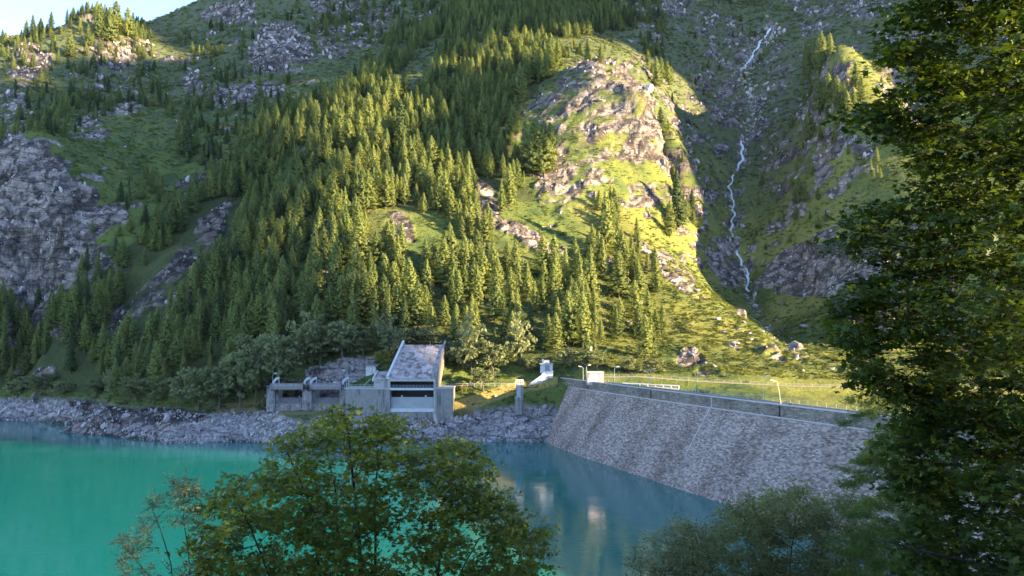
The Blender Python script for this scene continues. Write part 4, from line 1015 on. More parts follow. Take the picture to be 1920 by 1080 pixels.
w_ = (area * dens / 100).ravel(); ntot = int(w_.sum())
pick = gen.choice(len(w_), size=ntot, p=w_ / w_.sum(), replace=False)
cells = {}; keep = []
for i in pick:
    key = (int(TP[i, 0] // 5.6), int(TP[i, 1] // 5.6))
    if key in cells: continue
    cells[key] = 1; keep.append(i)
keep = np.array(keep)
hts = htm.ravel()[keep] * gen.uniform(.5, 1.15, len(keep)) * .98
sprf = gen.random(len(keep)) < spr.ravel()[keep]
print('trees', len(keep))
HAND = """750,285,183,s 548,492,412,l 563,492,425,l 590,500,418,l 608,500,424,l 672,500,408,l 625,548,455,l 637,600,520,l 655,565,487,l 752,510,420,l 720,562,487,l 783,618,525,l 770,560,515,l 748,590,520,l
723,392,318,l 705,390,335,l 310,682,585,l 440,668,573,l 420,640,590,l 132,702,625,s 215,750,672,l 940,402,338,l 955,392,306,l 690,245,172,l 655,260,200,l 1270,432,318,s 1257,446,375,l 1298,405,355,s 1272,390,335,l
1520,332,287,l 1498,382,330,l 1510,380,345,l 1493,322,298,l 1568,242,207,l 1565,270,238,l 1542,132,58,l 1527,130,68,l 1512,132,72,l 1557,108,60,l 1640,82,52,l 1240,258,200,l 1232,166,105,l 1252,162,115,l 1240,150,105,l 1548,415,390,l
1137,470,358,l 1130,522,450,l 1165,500,430,l 1110,560,480,l 1060,540,465,l 1085,600,520,l 1215,620,545,l 1190,600,525,l 1210,675,590,l 1160,560,470,l 1040,520,440,l 1018,520,440,l 1050,590,540,l
895,500,430,l 905,560,470,l 870,520,440,l 862,420,372,l 820,400,335,l 845,370,318,l 795,400,360,l 350,298,220,s 298,192,158,s 208,212,172,l 362,214,185,s 396,208,180,s 340,290,235,l 395,300,250,s 45,60,30,l
1000,330,222,l 1020,330,225,l 1030,310,228,l 985,320,222,l 1005,145,75,l 1030,140,80,l 1045,125,72,l 1128,118,80,l 1100,112,78,l 975,190,115,l 985,165,105,l 1615,190,140,l 1605,165,115,l 1600,215,160,l 1590,240,170,l 1585,215,150,l 1570,200,140,l 1535,215,135,l 1545,200,150,l 1555,190,135,l 1515,265,205,l
150,60,30,l 165,90,45,l 185,75,5,l 205,80,10,l 240,72,12,l 250,70,20,s 130,110,60,l 160,105,75,l 60,70,25,s 95,60,20,s 75,65,30,s 125,45,15,s 215,60,0,l 180,40,2,l 415,60,30,s"""
BL = """30,742,60,705,g,low shore bush at the far left above the gravel|75,742,70,700,g,wide grey bush above the bay shore|120,745,60,712,g,rounded bush beside the lower-left spruce|180,745,50,705,g,small bush above the layered rocks|255,752,60,700,g,green bush right of the pale birch
340,765,50,700,g,leafy bush at the root of the rocky point|372,768,75,690,g,grey-green round tree above the gravel shore|412,772,85,692,g,broad round tree nearest the gravel shore|450,770,80,665,g,tall grey-green tree above the gravel terrace|395,772,18,751,p,tiny silvery shrub on the gravel terrace
480,755,80,640,g,leafy tree left of the weir|520,742,90,625,g,sunlit-topped tree standing behind the weir lamp|470,700,70,625,g,grey-green tree left of the tree topped with sun|565,690,85,585,g,large dark broadleaf directly above the weir|600,685,80,590,g,second broadleaf above the weir|640,672,85,600,g,spreading tree above the dark rock wall
680,668,75,605,g,round tree left of the little hut|722,662,45,578,b,upright pale birch at the left of the roof top|735,668,45,605,b,slim young tree touching the roof parapet|765,650,70,608,g,bushy tree directly behind the slab roof|805,652,60,610,g,bush behind the right corner of the slab roof
885,700,80,590,g,tall broadleaf right of the slab roof|925,708,60,640,g,dark bush between roof and intake tower|975,686,62,586,g,golden round tree above the intake tower|905,735,50,690,g,low bush over the pale railing|866,738,24,713,y,yellowish sapling on the railing by the building|716,684,30,655,y,yellow-green bush beside the hut
640,760,14,742,y,small yellow weed bush at the weir foot|215,742,34,676,b,pale green birch above the layered rocks|1060,690,55,650,g,leafy bush left of the pale boulder|1120,690,50,655,g,green bush behind the kiosk roof|1000,700,40,665,g,bush touching the valve house|860,690,60,640,g,leafy tree at the right wall of the building
1180,700,60,665,g,bush behind the fence right of the kiosk|1220,700,50,670,g,bush beside the sunlit rock knob|300,752,50,705,g,low bush between birch and rocky point|545,745,45,700,g,bush directly behind the left weir bay|505,770,30,742,g,low weeds left of the first weir pier"""
picked = []
for t in HAND.split():
    a, b_, c, k = t.split(','); a, b_, c = float(a), float(b_), float(c)
    p = hit(a, b_); picked.append((p, abs(b_ - c) * p.y / FPX * 1.03, k == 's', a, b_))
# drop scattered trees standing inside a hand placed one
hp = np.array([q[0][:2] for q in picked])
blp = [(hit(float(t.split(',')[0]), min(765.0, float(t.split(',')[1]))), float(t.split(',')[2])) for t in BL.replace('\n', '|').split('|')]
dmin = np.min(np.hypot(TP[keep, 0][:, None] - hp[None, :, 0], TP[keep, 1][:, None] - hp[None, :, 1]), axis=1)
ok = dmin > 3.0
for p, w in blp: ok &= np.hypot(TP[keep, 0] - p.x, (TP[keep, 1] - p.y + 2) * .8) > .5 * w * p.y / FPX + 1.5
keep, hts, sprf = keep[ok], hts[ok], sprf[ok]
ku, kv = PU.ravel()[keep], PV.ravel()[keep]
appar = hts / TP[keep, 1] * (1 + .25 * (kv > 520))
view = (ku > 5) & (ku < 1600) & (kv < 745) & (kv - hts / TP[keep, 1] * FPX > 2)
order = np.argsort(-appar * view)
N_IND = 300 - len(picked)
ind, rest = order[:N_IND], order[N_IND:]
for i in ind: picked.append((Vector(TP[keep[i]].tolist()), float(hts[i]), bool(sprf[i]), float(ku[i]), float(kv[i])))
LAND = [(60, 640, 'on the dark slope at the foot of the grey cliff'), (180, 660, 'above the layered lakeshore rocks'), (320, 650, 'above the rocky lakeshore point'), (430, 640, 'behind the grey shore bushes'),
 (560, 600, 'above the old two-bay weir'), (660, 600, 'above the little flat-roofed hut'), (760, 580, 'above the steep slab roof'), (700, 480, 'on the slope high above the slab roof'), (880, 600, 'above the intake tower'),
 (980, 640, 'just above the pale valve house'), (1080, 640, 'behind the pink kiosk'), (1180, 640, 'at the lower end of the sunny spur'), (1100, 520, 'on the sunny meadow under the crag'), (1180, 520, 'along the edge of the sunny spur'),
 (950, 480, 'beside the long scree streak'), (860, 420, 'left of the scree streak'), (960, 350, 'at the left foot of the big crag'), (600, 480, 'in the sunlit stand over the weir'), (480, 480, 'on the shaded side of the spur'),
 (300, 480, 'below the green valley'), (180, 430, 'beside the grey cliff'), (720, 360, 'on the small sunny terrace'), (600, 330, 'in the middle of the wooded spur'), (700, 220, 'on the sunlit shoulder of the wooded spur'),
 (850, 220, 'in the dense wood behind the shoulder'), (1000, 130, 'on top beside the big crag'), (1110, 100, 'on the flat top of the big crag'), (350, 240, 'in the green valley on the left'), (200, 200, 'under the sunlit left summit'),
 (190, 50, 'on the sunlit left summit'), (70, 60, 'on the left skyline'), (415, 50, 'on the ridge right of the saddle'), (1240, 140, 'on the meadow right of the crag top'), (1240, 250, 'at the right edge of the crag'),
 (1270, 400, 'between crag and waterfall'), (1500, 340, 'on the slope right of the waterfall'), (1530, 100, 'on the upper slope right of the waterfall'), (1580, 190, 'on the sunlit right shoulder'), (1566, 250, 'below the sunlit right shoulder'), (1640, 70, 'high at the upper right'), (1548, 410, 'above the slanting rock face')]
ORD = 'first second third fourth fifth sixth seventh eighth ninth tenth eleventh twelfth thirteenth fourteenth fifteenth sixteenth seventeenth eighteenth nineteenth twentieth'.split()
ORD += ['twenty-' + o for o in ORD[:9]] + ['thirtieth'] + ['thirty-' + o for o in ORD[:9]]
buckets = {}
for q in picked:
    k = min(range(len(LAND)), key=lambda i: (LAND[i][0] - q[3]) ** 2 + (1.6 * (LAND[i][1] - q[4] + 20)) ** 2)
    buckets.setdefault((k, q[2]), []).append(q)
for (k, sp), lst in buckets.items():
    lst.sort(key=lambda q: q[3])
    kind = 'spruce' if sp else 'larch'; look = 'dark spruce' if sp else 'green larch'
    for j, (p, h, s_, a, b_) in enumerate(lst):
        lb = look + ' ' + LAND[k][2] if len(lst) == 1 else ORD[min(j, len(ORD) - 1)] + ' ' + look.split()[-1] + ' from the left ' + LAND[k][2]
        p = p.copy(); p.z -= .3
        plant(kind, p, h, rngT.uniform(.85, 1.45) * (1 if h > 9 else 1.1), name=kind + '_tree', label=lb, group=('dark spruces ' if sp else 'larches ') + 'on the mountainside')

# the remaining trees: one mass each, grown from points
def scatter(name, P, srcs, vi, sc, rot, label, cat, group=None):
    """one object of instanced copies; srcs: list of lists of meshes that make up a variant"""
    me = mesh_np(name, P, [], attrs=None) if False else bpy.data.meshes.new(name)
    me.vertices.add(len(P)); me.vertices.foreach_set('co', np.asarray(P, np.float32).ravel()); me.update()
    for an, ty, data, key in (('vi', 'INT', vi, 'value'), ('sc', 'FLOAT_VECTOR', sc, 'vector'), ('rt', 'FLOAT_VECTOR', rot, 'vector')):
        a = me.attributes.new(an, ty, 'POINT'); a.data.foreach_set(key, np.asarray(data, np.int32 if ty == 'INT' else np.float32).ravel())
    o = bpy.data.objects.new(name, me); COL.objects.link(o)
    ng = bpy.data.node_groups.new(name, 'GeometryNodeTree')
    ng.interface.new_socket('Geometry', in_out='INPUT', socket_type='NodeSocketGeometry'); ng.interface.new_socket('Geometry', in_out='OUTPUT', socket_type='NodeSocketGeometry')
    N = ng.nodes; L = ng.links; gi = N.new('NodeGroupInput'); go = N.new('NodeGroupOutput'); jn = N.new('GeometryNodeJoinGeometry')
    def attr(nm, dt):
        a = N.new('GeometryNodeInputNamedAttribute'); a.data_type = dt; a.inputs['Name'].default_value = nm; return [s for s in a.outputs if s.enabled][0]
    av, asc, art = attr('vi', 'INT'), attr('sc', 'FLOAT_VECTOR'), attr('rt', 'FLOAT_VECTOR')
    for i, objs in enumerate(srcs):
        cmp_ = N.new('FunctionNodeCompare'); cmp_.data_type = 'INT'; cmp_.operation = 'EQUAL'
        ci = [s for s in cmp_.inputs if s.enabled]; L.new(av, ci[0]); ci[1].default_value = i
        jj = N.new('GeometryNodeJoinGeometry')
        for ob in objs:
            q = N.new('GeometryNodeObjectInfo'); q.transform_space = 'ORIGINAL'; q.inputs['Object'].default_value = ob; L.new(q.outputs['Geometry'], jj.inputs[0])
        ip = N.new('GeometryNodeInstanceOnPoints'); L.new(gi.outputs[0], ip.inputs['Points']); L.new(cmp_.outputs[0], ip.inputs['Selection'])
        L.new(jj.outputs[0], ip.inputs['Instance']); L.new(art, ip.inputs['Rotation']); L.new(asc, ip.inputs['Scale']); L.new(ip.outputs[0], jn.inputs[0])
    L.new(jn.outputs[0], go.inputs[0])
    md = o.modifiers.new('scatter', 'NODES'); md.node_group = ng
    return tag(o, label, cat, group, 'stuff')
def objs_of(me_list):
    out = []
    for me in me_list: out.append(next(o for o in bpy.data.objects if o.data == me))
    return out
srcs = []; usedk = []
for kn in ('larch', 'spruce'):
    for c_, t_, _ in KINDS_[kn]:
        if any(o.data == c_ for o in bpy.data.objects): srcs.append(objs_of([c_, t_])); usedk.append(kn)
li = [i for i, k in enumerate(usedk) if k == 'larch']; si = [i for i, k in enumerate(usedk) if k == 'spruce']
vi = [rngT.choice(si) if sprf[i] else rngT.choice(li) for i in rest]
sc = [(hts[i] / 20 * rngT.uniform(.85, 1.5),) * 2 + (hts[i] / 20,) for i in rest]
rt = [(rngT.uniform(-.03, .03), rngT.uniform(-.03, .03), rngT.uniform(0, 6.28)) for i in rest]
scatter('conifer_forest', TP[keep[rest]] - [0, 0, .3], srcs, vi, sc, rt, 'dense larch and spruce forest covering the mountainside', 'forest')

# ------------------------------------------------------------------ broadleaf trees and bushes by the shore

m_yel = leaf_mat('yellow_leaves', (.16, .17, .04), (.26, .25, .07), .4, .2)
for t in BL.replace('\n', '|').split('|'):
    a, b_, w, c, k, lb = t.split(','); a, b_, w, c = float(a), float(b_), float(w), float(c)
    p = hit(a, b_) if b_ < 760 else hit(a, min(b_, 766)); h = (b_ - c) * p.y / FPX * 1.05; wd = w * p.y / FPX
    kind = 'birch' if k == 'b' else 'broadleaf'
    base_w = (4.6 if k == 'b' else 7.6) * h / 10
    e = plant(kind, p - Vector((0, 0, .3)), h, min(1.7, wd / base_w), name='bush' if h < 11 and k != 'b' else kind + '_tree', label=lb, cat='bush' if h < 11 and k != 'b' else 'tree')
    if k in 'py':
        cr_ = e.children[0] if e.children else None
        for o in bpy.data.objects:
            if o.parent == e and o.name.startswith('crown'):
                o.data = o.data.copy(); o.data.materials[0] = m_pale if k == 'p' else m_yel

# ------------------------------------------------------------------ boulders
def rock_mesh(seed, sub=3):
    bm_ = bmesh.new(); bmesh.ops.create_icosphere(bm_, subdivisions=sub, radius=1.0)
    r = random.Random(seed); pl = [(Vector((r.gauss(0, 1), r.gauss(0, 1), r.gauss(0, 1))).normalized(), r.uniform(.45, .85)) for _ in range(11)]
    for v in bm_.verts:
        for nn, d in pl:
            k = v.co.dot(nn)
            if k > d: v.co -= nn * (k - d)
        v.co *= 1 + .05 * math.sin(v.co.x * 9 + seed) * math.cos(v.co.y * 11)
        v.co.z *= .72; v.co.x *= 1.25
    me = bpy.data.meshes.new('boulder'); bm_.to_mesh(me); bm_.free(); me.materials.append(m_stone); return me
rocks = [rock_mesh(i) for i in range(6)]
BD = """1107,656,13,16,big pale boulder leaning on the slope above the kiosk|1095,681,9,7,grey boulder below the big pale one|1377,642,10,5,flat grey boulder in the middle of the sunny grass|1347,597,8,4,pale boulder high on the sunny grass|1358,622,6,3,small pale boulder below the upper grass rocks
1395,602,8,4,boulder at the right edge of the sunny spur|1387,615,8,4,broad pale boulder near the spur edge|1407,625,5,3,little white boulder above its twin|1407,636,6,3,little boulder just under its twin|1200,567,7,4,boulder among the trees on the spur|1297,533,6,5,upright boulder on the spur edge
1307,542,8,4,lying boulder on the spur edge|1437,613,5,4,grey boulder beside the stream bed|1507,610,9,5,boulder on the grass right of the stream|1213,470,9,8,craggy rock at the top of the spur edge|1235,484,9,8,dark craggy rock on the spur edge|1266,526,12,8,largest craggy rock on the spur edge|1415,572,7,6,rock where the waterfall ends
1180,604,6,4,small rock under the spur trees|1340,686,6,3,stone above the road fence|1560,690,7,4,stone near the road at the right|930,742,5,3,stone on the golden grass ridge|310,175,6,5,white boulder in the high green gully|1218,160,9,12,pinkish rock tooth right of the crag top|700,165,4,3,stone on the sunlit shoulder
560,805,6,3,pale slab on the gravel by the weir|385,790,5,3,pale block on the gravel under the bushes|600,770,6,4,white block on the terrace before the weir"""
for t in BD.replace('\n', '|').split('|'):
    a, b_, w, h, lb = t.split(','); a, b_, w, h = map(float, (a, b_, w, h)); p = hit(a, b_ + h * .5)
    e = link('boulder', rocks[rngT.randrange(6)], None, None, p + Vector((0, 0, .1)))
    f_ = p.y / FPX; e.scale = (w * f_ * .95, w * f_ * .8, h * f_ * 1.25); e.rotation_euler = (rngT.uniform(-.3, .3), rngT.uniform(-.35, .35), rngT.uniform(0, 6.28))
    tag(e, lb, 'boulder')
allb = [o for o in bpy.data.objects if o.name.startswith('boulder')]
rsrc = []
for me in rocks:
    c = [o for o in allb if o.data == me]
    if c: rsrc.append([c[0]])
sel = (shore > .45) & (Y > 300) & (Y < 420) & (Z > -1.2) & (Z < 14) & (PU > -60) & (PU < 1050)
w_ = (area * sel * np.clip(.55 + 1.6 * fbm(X / 9, Y / 9, 0, 4, 500), .02, 1.6) * np.where(ledge > 0, .25, 1)).ravel()
pick = gen.choice(len(w_), size=9000, p=w_ / w_.sum(), replace=True)
P_ = TP[pick] + gen.uniform(-.6, .6, (len(pick), 3)) * [1, 1, .1]
s_ = np.exp(gen.normal(-1.25, .55, len(pick))).clip(.14, 1.5)
scatter('shore_rubble', P_, rsrc, gen.integers(0, len(rsrc), len(pick)), np.stack([s_ * gen.uniform(.8, 1.5, len(s_)), s_, s_ * gen.uniform(.5, 1.1, len(s_))], -1), gen.uniform(-3.1, 3.1, (len(pick), 3)), 'loose grey stones covering the drawn-down shore', 'rubble')
# stones scattered over scree, gully and crags
w_ = (area * (np.clip(rock - .35, 0, 1) * .5 + 3 * scree + .6 * gull) * (shore < .3) * (Y > 325) * (PU > -50) * (PU < 1950) * (PV > -30)).ravel()
pick = gen.choice(len(w_), size=9000, p=w_ / w_.sum(), replace=True)
s_ = (np.exp(gen.normal(-.5, .55, len(pick))) * (TP[pick, 1] / 560)).clip(.25, 2.6)
scatter('scree', TP[pick], rsrc, gen.integers(0, len(rsrc), len(pick)), np.stack([s_ * 1.3, s_, s_ * .8], -1), gen.uniform(-3.1, 3.1, (len(pick), 3)), 'broken rock and scree scattered over crags and gully', 'scree')
# ------------------------------------------------------------------ tussocks and dwarf shrubs over the open slopes
def tuft_mesh(seed, n_=34, s=.30):
    r = np.random.default_rng(seed); a = r.uniform(0, 6.28, n_); d = r.random(n_) ** .6
    c = np.stack([np.cos(a) * d, np.sin(a) * d, .35 * (1 - d) * r.uniform(.4, 1.2, n_)], -1)
    u = np.stack([np.cos(a) * .5 + r.normal(0, .3, n_), np.sin(a) * .5 + r.normal(0, .3, n_), r.uniform(.35, 1.0, n_)], -1) * s
    w = np.stack([-np.sin(a), np.cos(a), r.normal(0, .2, n_)], -1) * s * .6
    v = np.stack([c - u * .4, c + w, c + u * 1.2, c - w], 1).reshape(-1, 3)
    return mesh_np('shrub', v, np.arange(4 * n_).reshape(-1, 4))
m_tuft = leaf_mat('grass_tufts', (.075, .105, .024), (.19, .20, .045), .3, .45, scale=.06)
m_heath = leaf_mat('dwarf_shrubs', (.035, .055, .018), (.075, .10, .03), .2, .4, scale=.05)
tf = []
for i, (m_, lb, q) in enumerate(((m_tuft, 'yellowish grass tussock at the road edge above the dam', (1330, 712)), (m_tuft, 'green grass tussock above the golden ridge', (1010, 716)), (m_heath, 'dark dwarf shrub beside the crest road', (1400, 716)), (m_heath, 'low juniper shrub under the valve house ramp', (985, 728)))):
    me = tuft_mesh(600 + i); me.materials.append(m_); o = link('grass_tussock' if i < 2 else 'dwarf_shrub', me, None, None, hit(*q)); o.scale = (1.3, 1.3, 1.3); tag(o, lb, 'grass tussock' if i < 2 else 'shrub'); tf.append([o])
open_ = (shore < .3) * (rock < .55) * (Y > 325) * (PU > -50) * (PU < 1960) * (PV > -40) * (rd > 3.6) * (np.maximum(under, 0) < .9)
w_ = (area * open_ * np.clip(.5 + 2.2 * fbm(X / 7, Y / 7, 0, 4, 510), .04, 2) / (Y / 400) * np.where((PU > 1130) & (Y < 480), 3.0, 1)).ravel()
pick = gen.choice(len(w_), size=80000, p=w_ / w_.sum(), replace=True)
s_ = np.exp(gen.normal(-.28, .4, len(pick))).clip(.3, 2.2) * (TP[pick, 1] / 480) ** .8
hv = (fbm(TP[pick, 0] / 20, TP[pick, 1] / 20, 0, 3, 520) + gen.normal(0, .12, len(pick)) > .06)
vi = np.where(hv, 2 + gen.integers(0, 2, len(pick)), gen.integers(0, 2, len(pick)))
tl_n = np.stack([gen.normal(0, .2, len(pick)), gen.normal(0, .2, len(pick)), gen.uniform(0, 6.28, len(pick))], -1)
scatter('undergrowth', TP[pick] + gen.uniform(-.5, .5, (len(pick), 3)) * [1, 1, 0], tf, vi, np.stack([s_ * 1.2, s_ * 1.2, s_], -1), tl_n, 'grass tussocks and dwarf shrubs over the open slopes', 'undergrowth')
# ------------------------------------------------------------------ foreground trees on the near bank
m_maple = leaf_mat('maple_leaves', (.042, .070, .013), (.11, .155, .028), .40, .0, (1.3, 1.25, .35), scale=1.3, rough=.45)
m_maple2 = leaf_mat('maple_leaves_low', (.09, .13, .022), (.23, .275, .045), .42, .0, (1.4, 1.25, .4), scale=1.1, rough=.45)
m_seed = leaf_mat('maple_seeds', (.19, .26, .045), (.30, .37, .075), .4, .0, scale=2.0)
m_willow = leaf_mat('willow_leaves', (.15, .165, .055), (.28, .285, .12), .38, .0, scale=1.0)
m_greywil = leaf_mat('grey_willow_leaves', (.16, .185, .09), (.29, .31, .16), .3, .0, scale=1.0)
m_needle = leaf_mat('front_larch_needles', (.08, .13, .03), (.17, .23, .05), .4, .0, scale=1.0)
m_twig = rough_mat('dark_bark', (.028, .023, .018), (.06, .05, .04), 6, .95, .5, .01)
_lobe = [(90, 1.0), (72, .52), (38, .92), (14, .42), (-22, .62), (-58, .30), (-90, .18), (-122, .30), (202, .62), (166, .42), (142, .92), (108, .52)]
MAPLE = np.array([(math.cos(R(a)) * r_, math.sin(R(a)) * r_ - .12, -.10 * r_ * r_ * abs(math.cos(R(a)))) for a, r_ in _lobe] + [(0, -.12, .05)])
MAPLE_F = np.array([(12, i, (i + 1) % 12) for i in range(12)])
OVAL = np.array([(0, -1, 0), (.30, -.35, -.05), (.28, .35, -.06), (0, 1, -.12), (-.28, .35, -.06), (-.30, -.35, -.05)]); OVAL_F = np.array([(0, 1, 2, 3), (0, 3, 4, 5)])
THIN = np.array([(0, -1, 0), (.09, 0, 0), (0, 1, 0), (-.09, 0, 0)]); THIN_F = np.array([(0, 1, 2, 3)])
SEED = np.array([(-.9, .25, 0), (-.2, -.12, 0), (0, .1, 0), (-.5, .5, 0), (.9, .25, 0), (.2, -.12, 0), (0, .1, 0), (.5, .5, 0)]); SEED_F = np.array([(0, 1, 2, 3), (4, 7, 6, 5)])
def leaf_cloud(name, tmpl, tf, pos, size, gen, up=1.0, dirs=None):
    N = len(pos)
    nn = gen.normal(size=(N, 3)) * .55 + np.array([0, 0, up]); nn /= np.linalg.norm(nn, axis=1)[:, None]
    d = (dirs if dirs is not None else gen.normal(size=(N, 3))) + gen.normal(size=(N, 3)) * .35
    d -= nn * (d * nn).sum(1)[:, None]; d /= np.linalg.norm(d, axis=1)[:, None] + 1e-9
    w = np.cross(d, nn); s = (size * gen.uniform(.55, 1.2, N))[:, None, None]
    fold = gen.uniform(-.6, 2.6, N)[:, None, None]
    v = pos[:, None] + s * (tmpl[None, :, :1] * w[:, None] + tmpl[None, :, 1:2] * d[:, None] + tmpl[None, :, 2:] * nn[:, None] * fold)
    k = tf.shape[1]; f = (tf[None] + (np.arange(N) * len(tmpl))[:, None, None]).reshape(-1, k)
    return mesh_np(name, v.reshape(-1, 3), f)
def front_tree(name, label, cat, base, stems, centers, seed, leaf, lsize, nleaf, mat, spread=(.42, .42, .16), seeds=0, k=5, r0=.13, upw=1.0, twigs=3, tipdir=None, flat=None):
    """stems: world polylines from the root up; every leaf cluster is joined to the growing set of limbs by a curved bough"""
    gen = np.random.default_rng(seed); rr = random.Random(seed)
    root = empty(name, base, label=label, cat=cat)
    trunk = MB(); nodes, rads = [], []
    for st, ra in stems:
        st = [Vector(p) for p in st]; pts = []
        for i in range(len(st) - 1):
            n_ = max(2, int((st[i + 1] - st[i]).length / .3))
            for j in range(n_): pts.append(st[i].lerp(st[i + 1], j / n_))
        pts.append(st[-1]); m_ = len(pts)
        wob = Vector((rr.uniform(-1, 1), rr.uniform(-1, 1), 0)) * .05
        pts = [p + wob * math.sin(i * .9) for i, p in enumerate(pts)]
        rs = [ra * (1 - .86 * i / (m_ - 1)) for i in range(m_)]
        trunk.tube(pts, rs, 7); nodes += [tuple(p) for p in pts[1:]]; rads += rs[1:]
    trunk.build('trunk', m_twig, root, True)
    cen = np.array([tuple(c) for c in centers]); nd = np.array(nodes)
    d0 = np.array([np.min(np.linalg.norm(nd - c, axis=1)) for c in cen]); order = np.argsort(d0)
    br = MB(); lp, ld = [], []
    NB = np.zeros((len(nodes) + len(cen) * 4, 3)); NB[:len(nodes)] = nd; NR = np.zeros(len(NB)); NR[:len(nodes)] = rads; nn_ = len(nodes)
    for ci in order:
        c = cen[ci]; dv = c - NB[:nn_]; dist = np.linalg.norm(dv, axis=1)
        cost = dist + .9 * np.maximum(0, -dv[:, 2]) + .25 * (NR[:nn_] < .006)
        j = int(np.argmin(cost)); a = Vector(NB[j]); cv = Vector(c); L = (cv - a).length
        mid = a.lerp(cv, .5) + Vector((rr.uniform(-.12, .12) * L, rr.uniform(-.12, .12) * L, .10 * L * rr.uniform(-.3, 1)))
        pts = [a.lerp(mid, t * 2) if t < .5 else mid.lerp(cv, t * 2 - 1) for t in (0, .25, .5, .75, 1)]
        pts[1] = pts[1].lerp(a.lerp(mid, .6), .2); ra = min(NR[j] * .75, .010 + .014 * L)
        br.tube(pts, [ra, ra * .85, ra * .68, ra * .5, max(.003, ra * .3)], k if ra > .012 else 3, False)
        for q, f_ in zip(pts[1:], (.85, .68, .5, .3)):
            NB[nn_] = tuple(q); NR[nn_] = ra * f_; nn_ += 1
        out = (cv - a).normalized() if L > 1e-3 else Vector((0, 0, 1))
        o3 = np.array(tuple(out)) * .8 + (np.array(tipdir) if tipdir is not None else 0)
        for _ in range(twigs):
            e = cv + Vector((rr.gauss(0, spread[0] * .8), rr.gauss(0, spread[1] * .8), rr.gauss(0, spread[2] * .9)))
            br.tube([cv, cv.lerp(e, .5) + Vector((0, 0, .02)), e], [.005, .004, .002], 3, False)
            m_ = nleaf // twigs; t_ = gen.random(m_) ** .6
            base_ = np.array(cv)[None] * (1 - t_[:, None]) + np.array(e)[None] * t_[:, None]
            lp.append(base_ + gen.normal(size=(m_, 3)) * np.array(spread) * .38); ld.append(np.array(e - cv)[None] / max(.05, (e - cv).length) + o3[None] * .5 + 0 * base_)
    br.build('branches', m_twig, root, True)
    lp = np.concatenate(lp); ld = np.concatenate(ld)
    me = leaf_cloud('foliage', leaf[0], leaf[1], lp, lsize, gen, upw, ld); me.transform(Matrix.Translation(-Vector(base))); link('foliage', me, mat, root)
    if seeds:
        sel_ = gen.choice(len(cen), size=int(len(cen) * .5), replace=False)
        sp_ = np.repeat(cen[sel_], seeds, axis=0) + gen.normal(size=(len(sel_) * seeds, 3)) * np.array([.07, .07, .10]) + np.repeat(gen.normal(size=(len(sel_), 3)) * .15, seeds, axis=0) - [0, 0, .08]
        me = leaf_cloud('seed_clusters', SEED, SEED_F, sp_, lsize * .48, gen, .2); me.transform(Matrix.Translation(-Vector(base))); link('seed_clusters', me, m_seed, root)
    return root
def fill(poly, n_, y0, y1, seed, holes=(), tight=.0, yfun=None):
    """cluster centres inside an outline of the crown, at real distances y0..y1"""
    r = random.Random(seed); out = []; poly = np.array(poly, float)
    x0, z0 = poly.min(0); x1, z1 = poly.max(0)
    while len(out) < n_:
        u_, v_ = r.uniform(x0, x1), r.uniform(z0, z1)
        U_, V_ = np.array([u_]), np.array([v_])
        if not in_poly(U_, V_, poly)[0] or any(in_poly(U_, V_, h)[0] for h in holes): continue
        Yd = r.uniform(y0, y1) if yfun is None else yfun(u_, v_, r)
        out.append(at(u_, v_, Yd))
    return out
def gz(x, y): return float(base_height(np.array([float(x)]), np.array([float(y)]))[0]) - .4
# the broad maple at the bottom of the view
bx, by = at(690, 1080, 16.8).x, 16.8
root_p = Vector((bx, by, gz(bx, by)))
MP = [(372,1120),(352,1010),(372,945),(430,905),(478,885),(498,850),(540,812),(590,800),(618,778),(645,772),(680,800),(720,790),(745,800),(762,838),(792,826),(830,812),(880,835),(905,862),(918,905),(950,950),(985,965),(1008,990),(1022,1040),(1025,1120)]
HL = [[(712,900),(745,905),(752,985),(735,1060),(715,1060),(722,980)], [(470,985),(520,1000),(500,1060),(420,1050)], [(880,985),(925,1000),(905,1050),(870,1040)], [(745,1010),(790,1020),(780,1080),(745,1080)]]
cs = fill(MP, 600, 14.6, 18.8, 4, HL)
cs += fill([(620,765),(650,765),(660,800),(610,800)], 6, 16, 17, 5) + fill([(700,785),(735,785),(740,820),(695,815)], 8, 16, 17.4, 6)
def stem(*pp): return [root_p] + [at(a, b_, y_) for a, b_, y_ in pp]
mst = [(stem((690, 1350, 16.8), (676, 1080, 16.8), (668, 930, 16.8), (650, 800, 16.6)), .15), (stem((700, 1350, 17), (706, 1080, 17.2), (700, 960, 17.4), (716, 830, 17.4)), .10),
       (stem((640, 1380, 16.4), (600, 1080, 16.2), (585, 960, 16), (540, 850, 15.8)), .10), (stem((620, 1400, 16), (520, 1120, 15.6), (470, 990, 15.4), (440, 930, 15.2)), .08),
       (stem((760, 1350, 17.2), (820, 1080, 17.4), (842, 960, 17.5), (850, 850, 17.5)), .11), (stem((780, 1350, 17), (850, 1100, 16.8), (900, 1010, 16.8), (960, 985, 16.8)), .08),
       (stem((680, 1350, 17.6), (640, 1080, 18), (625, 900, 18), (610, 820, 18)), .08)]
front_tree('maple_tree', 'broad leafy maple rising in front of the turquoise water', 'tree', root_p, mst, cs, 41, (MAPLE, MAPLE_F), .094, 33, m_maple2, (.30, .30, .15), seeds=14)
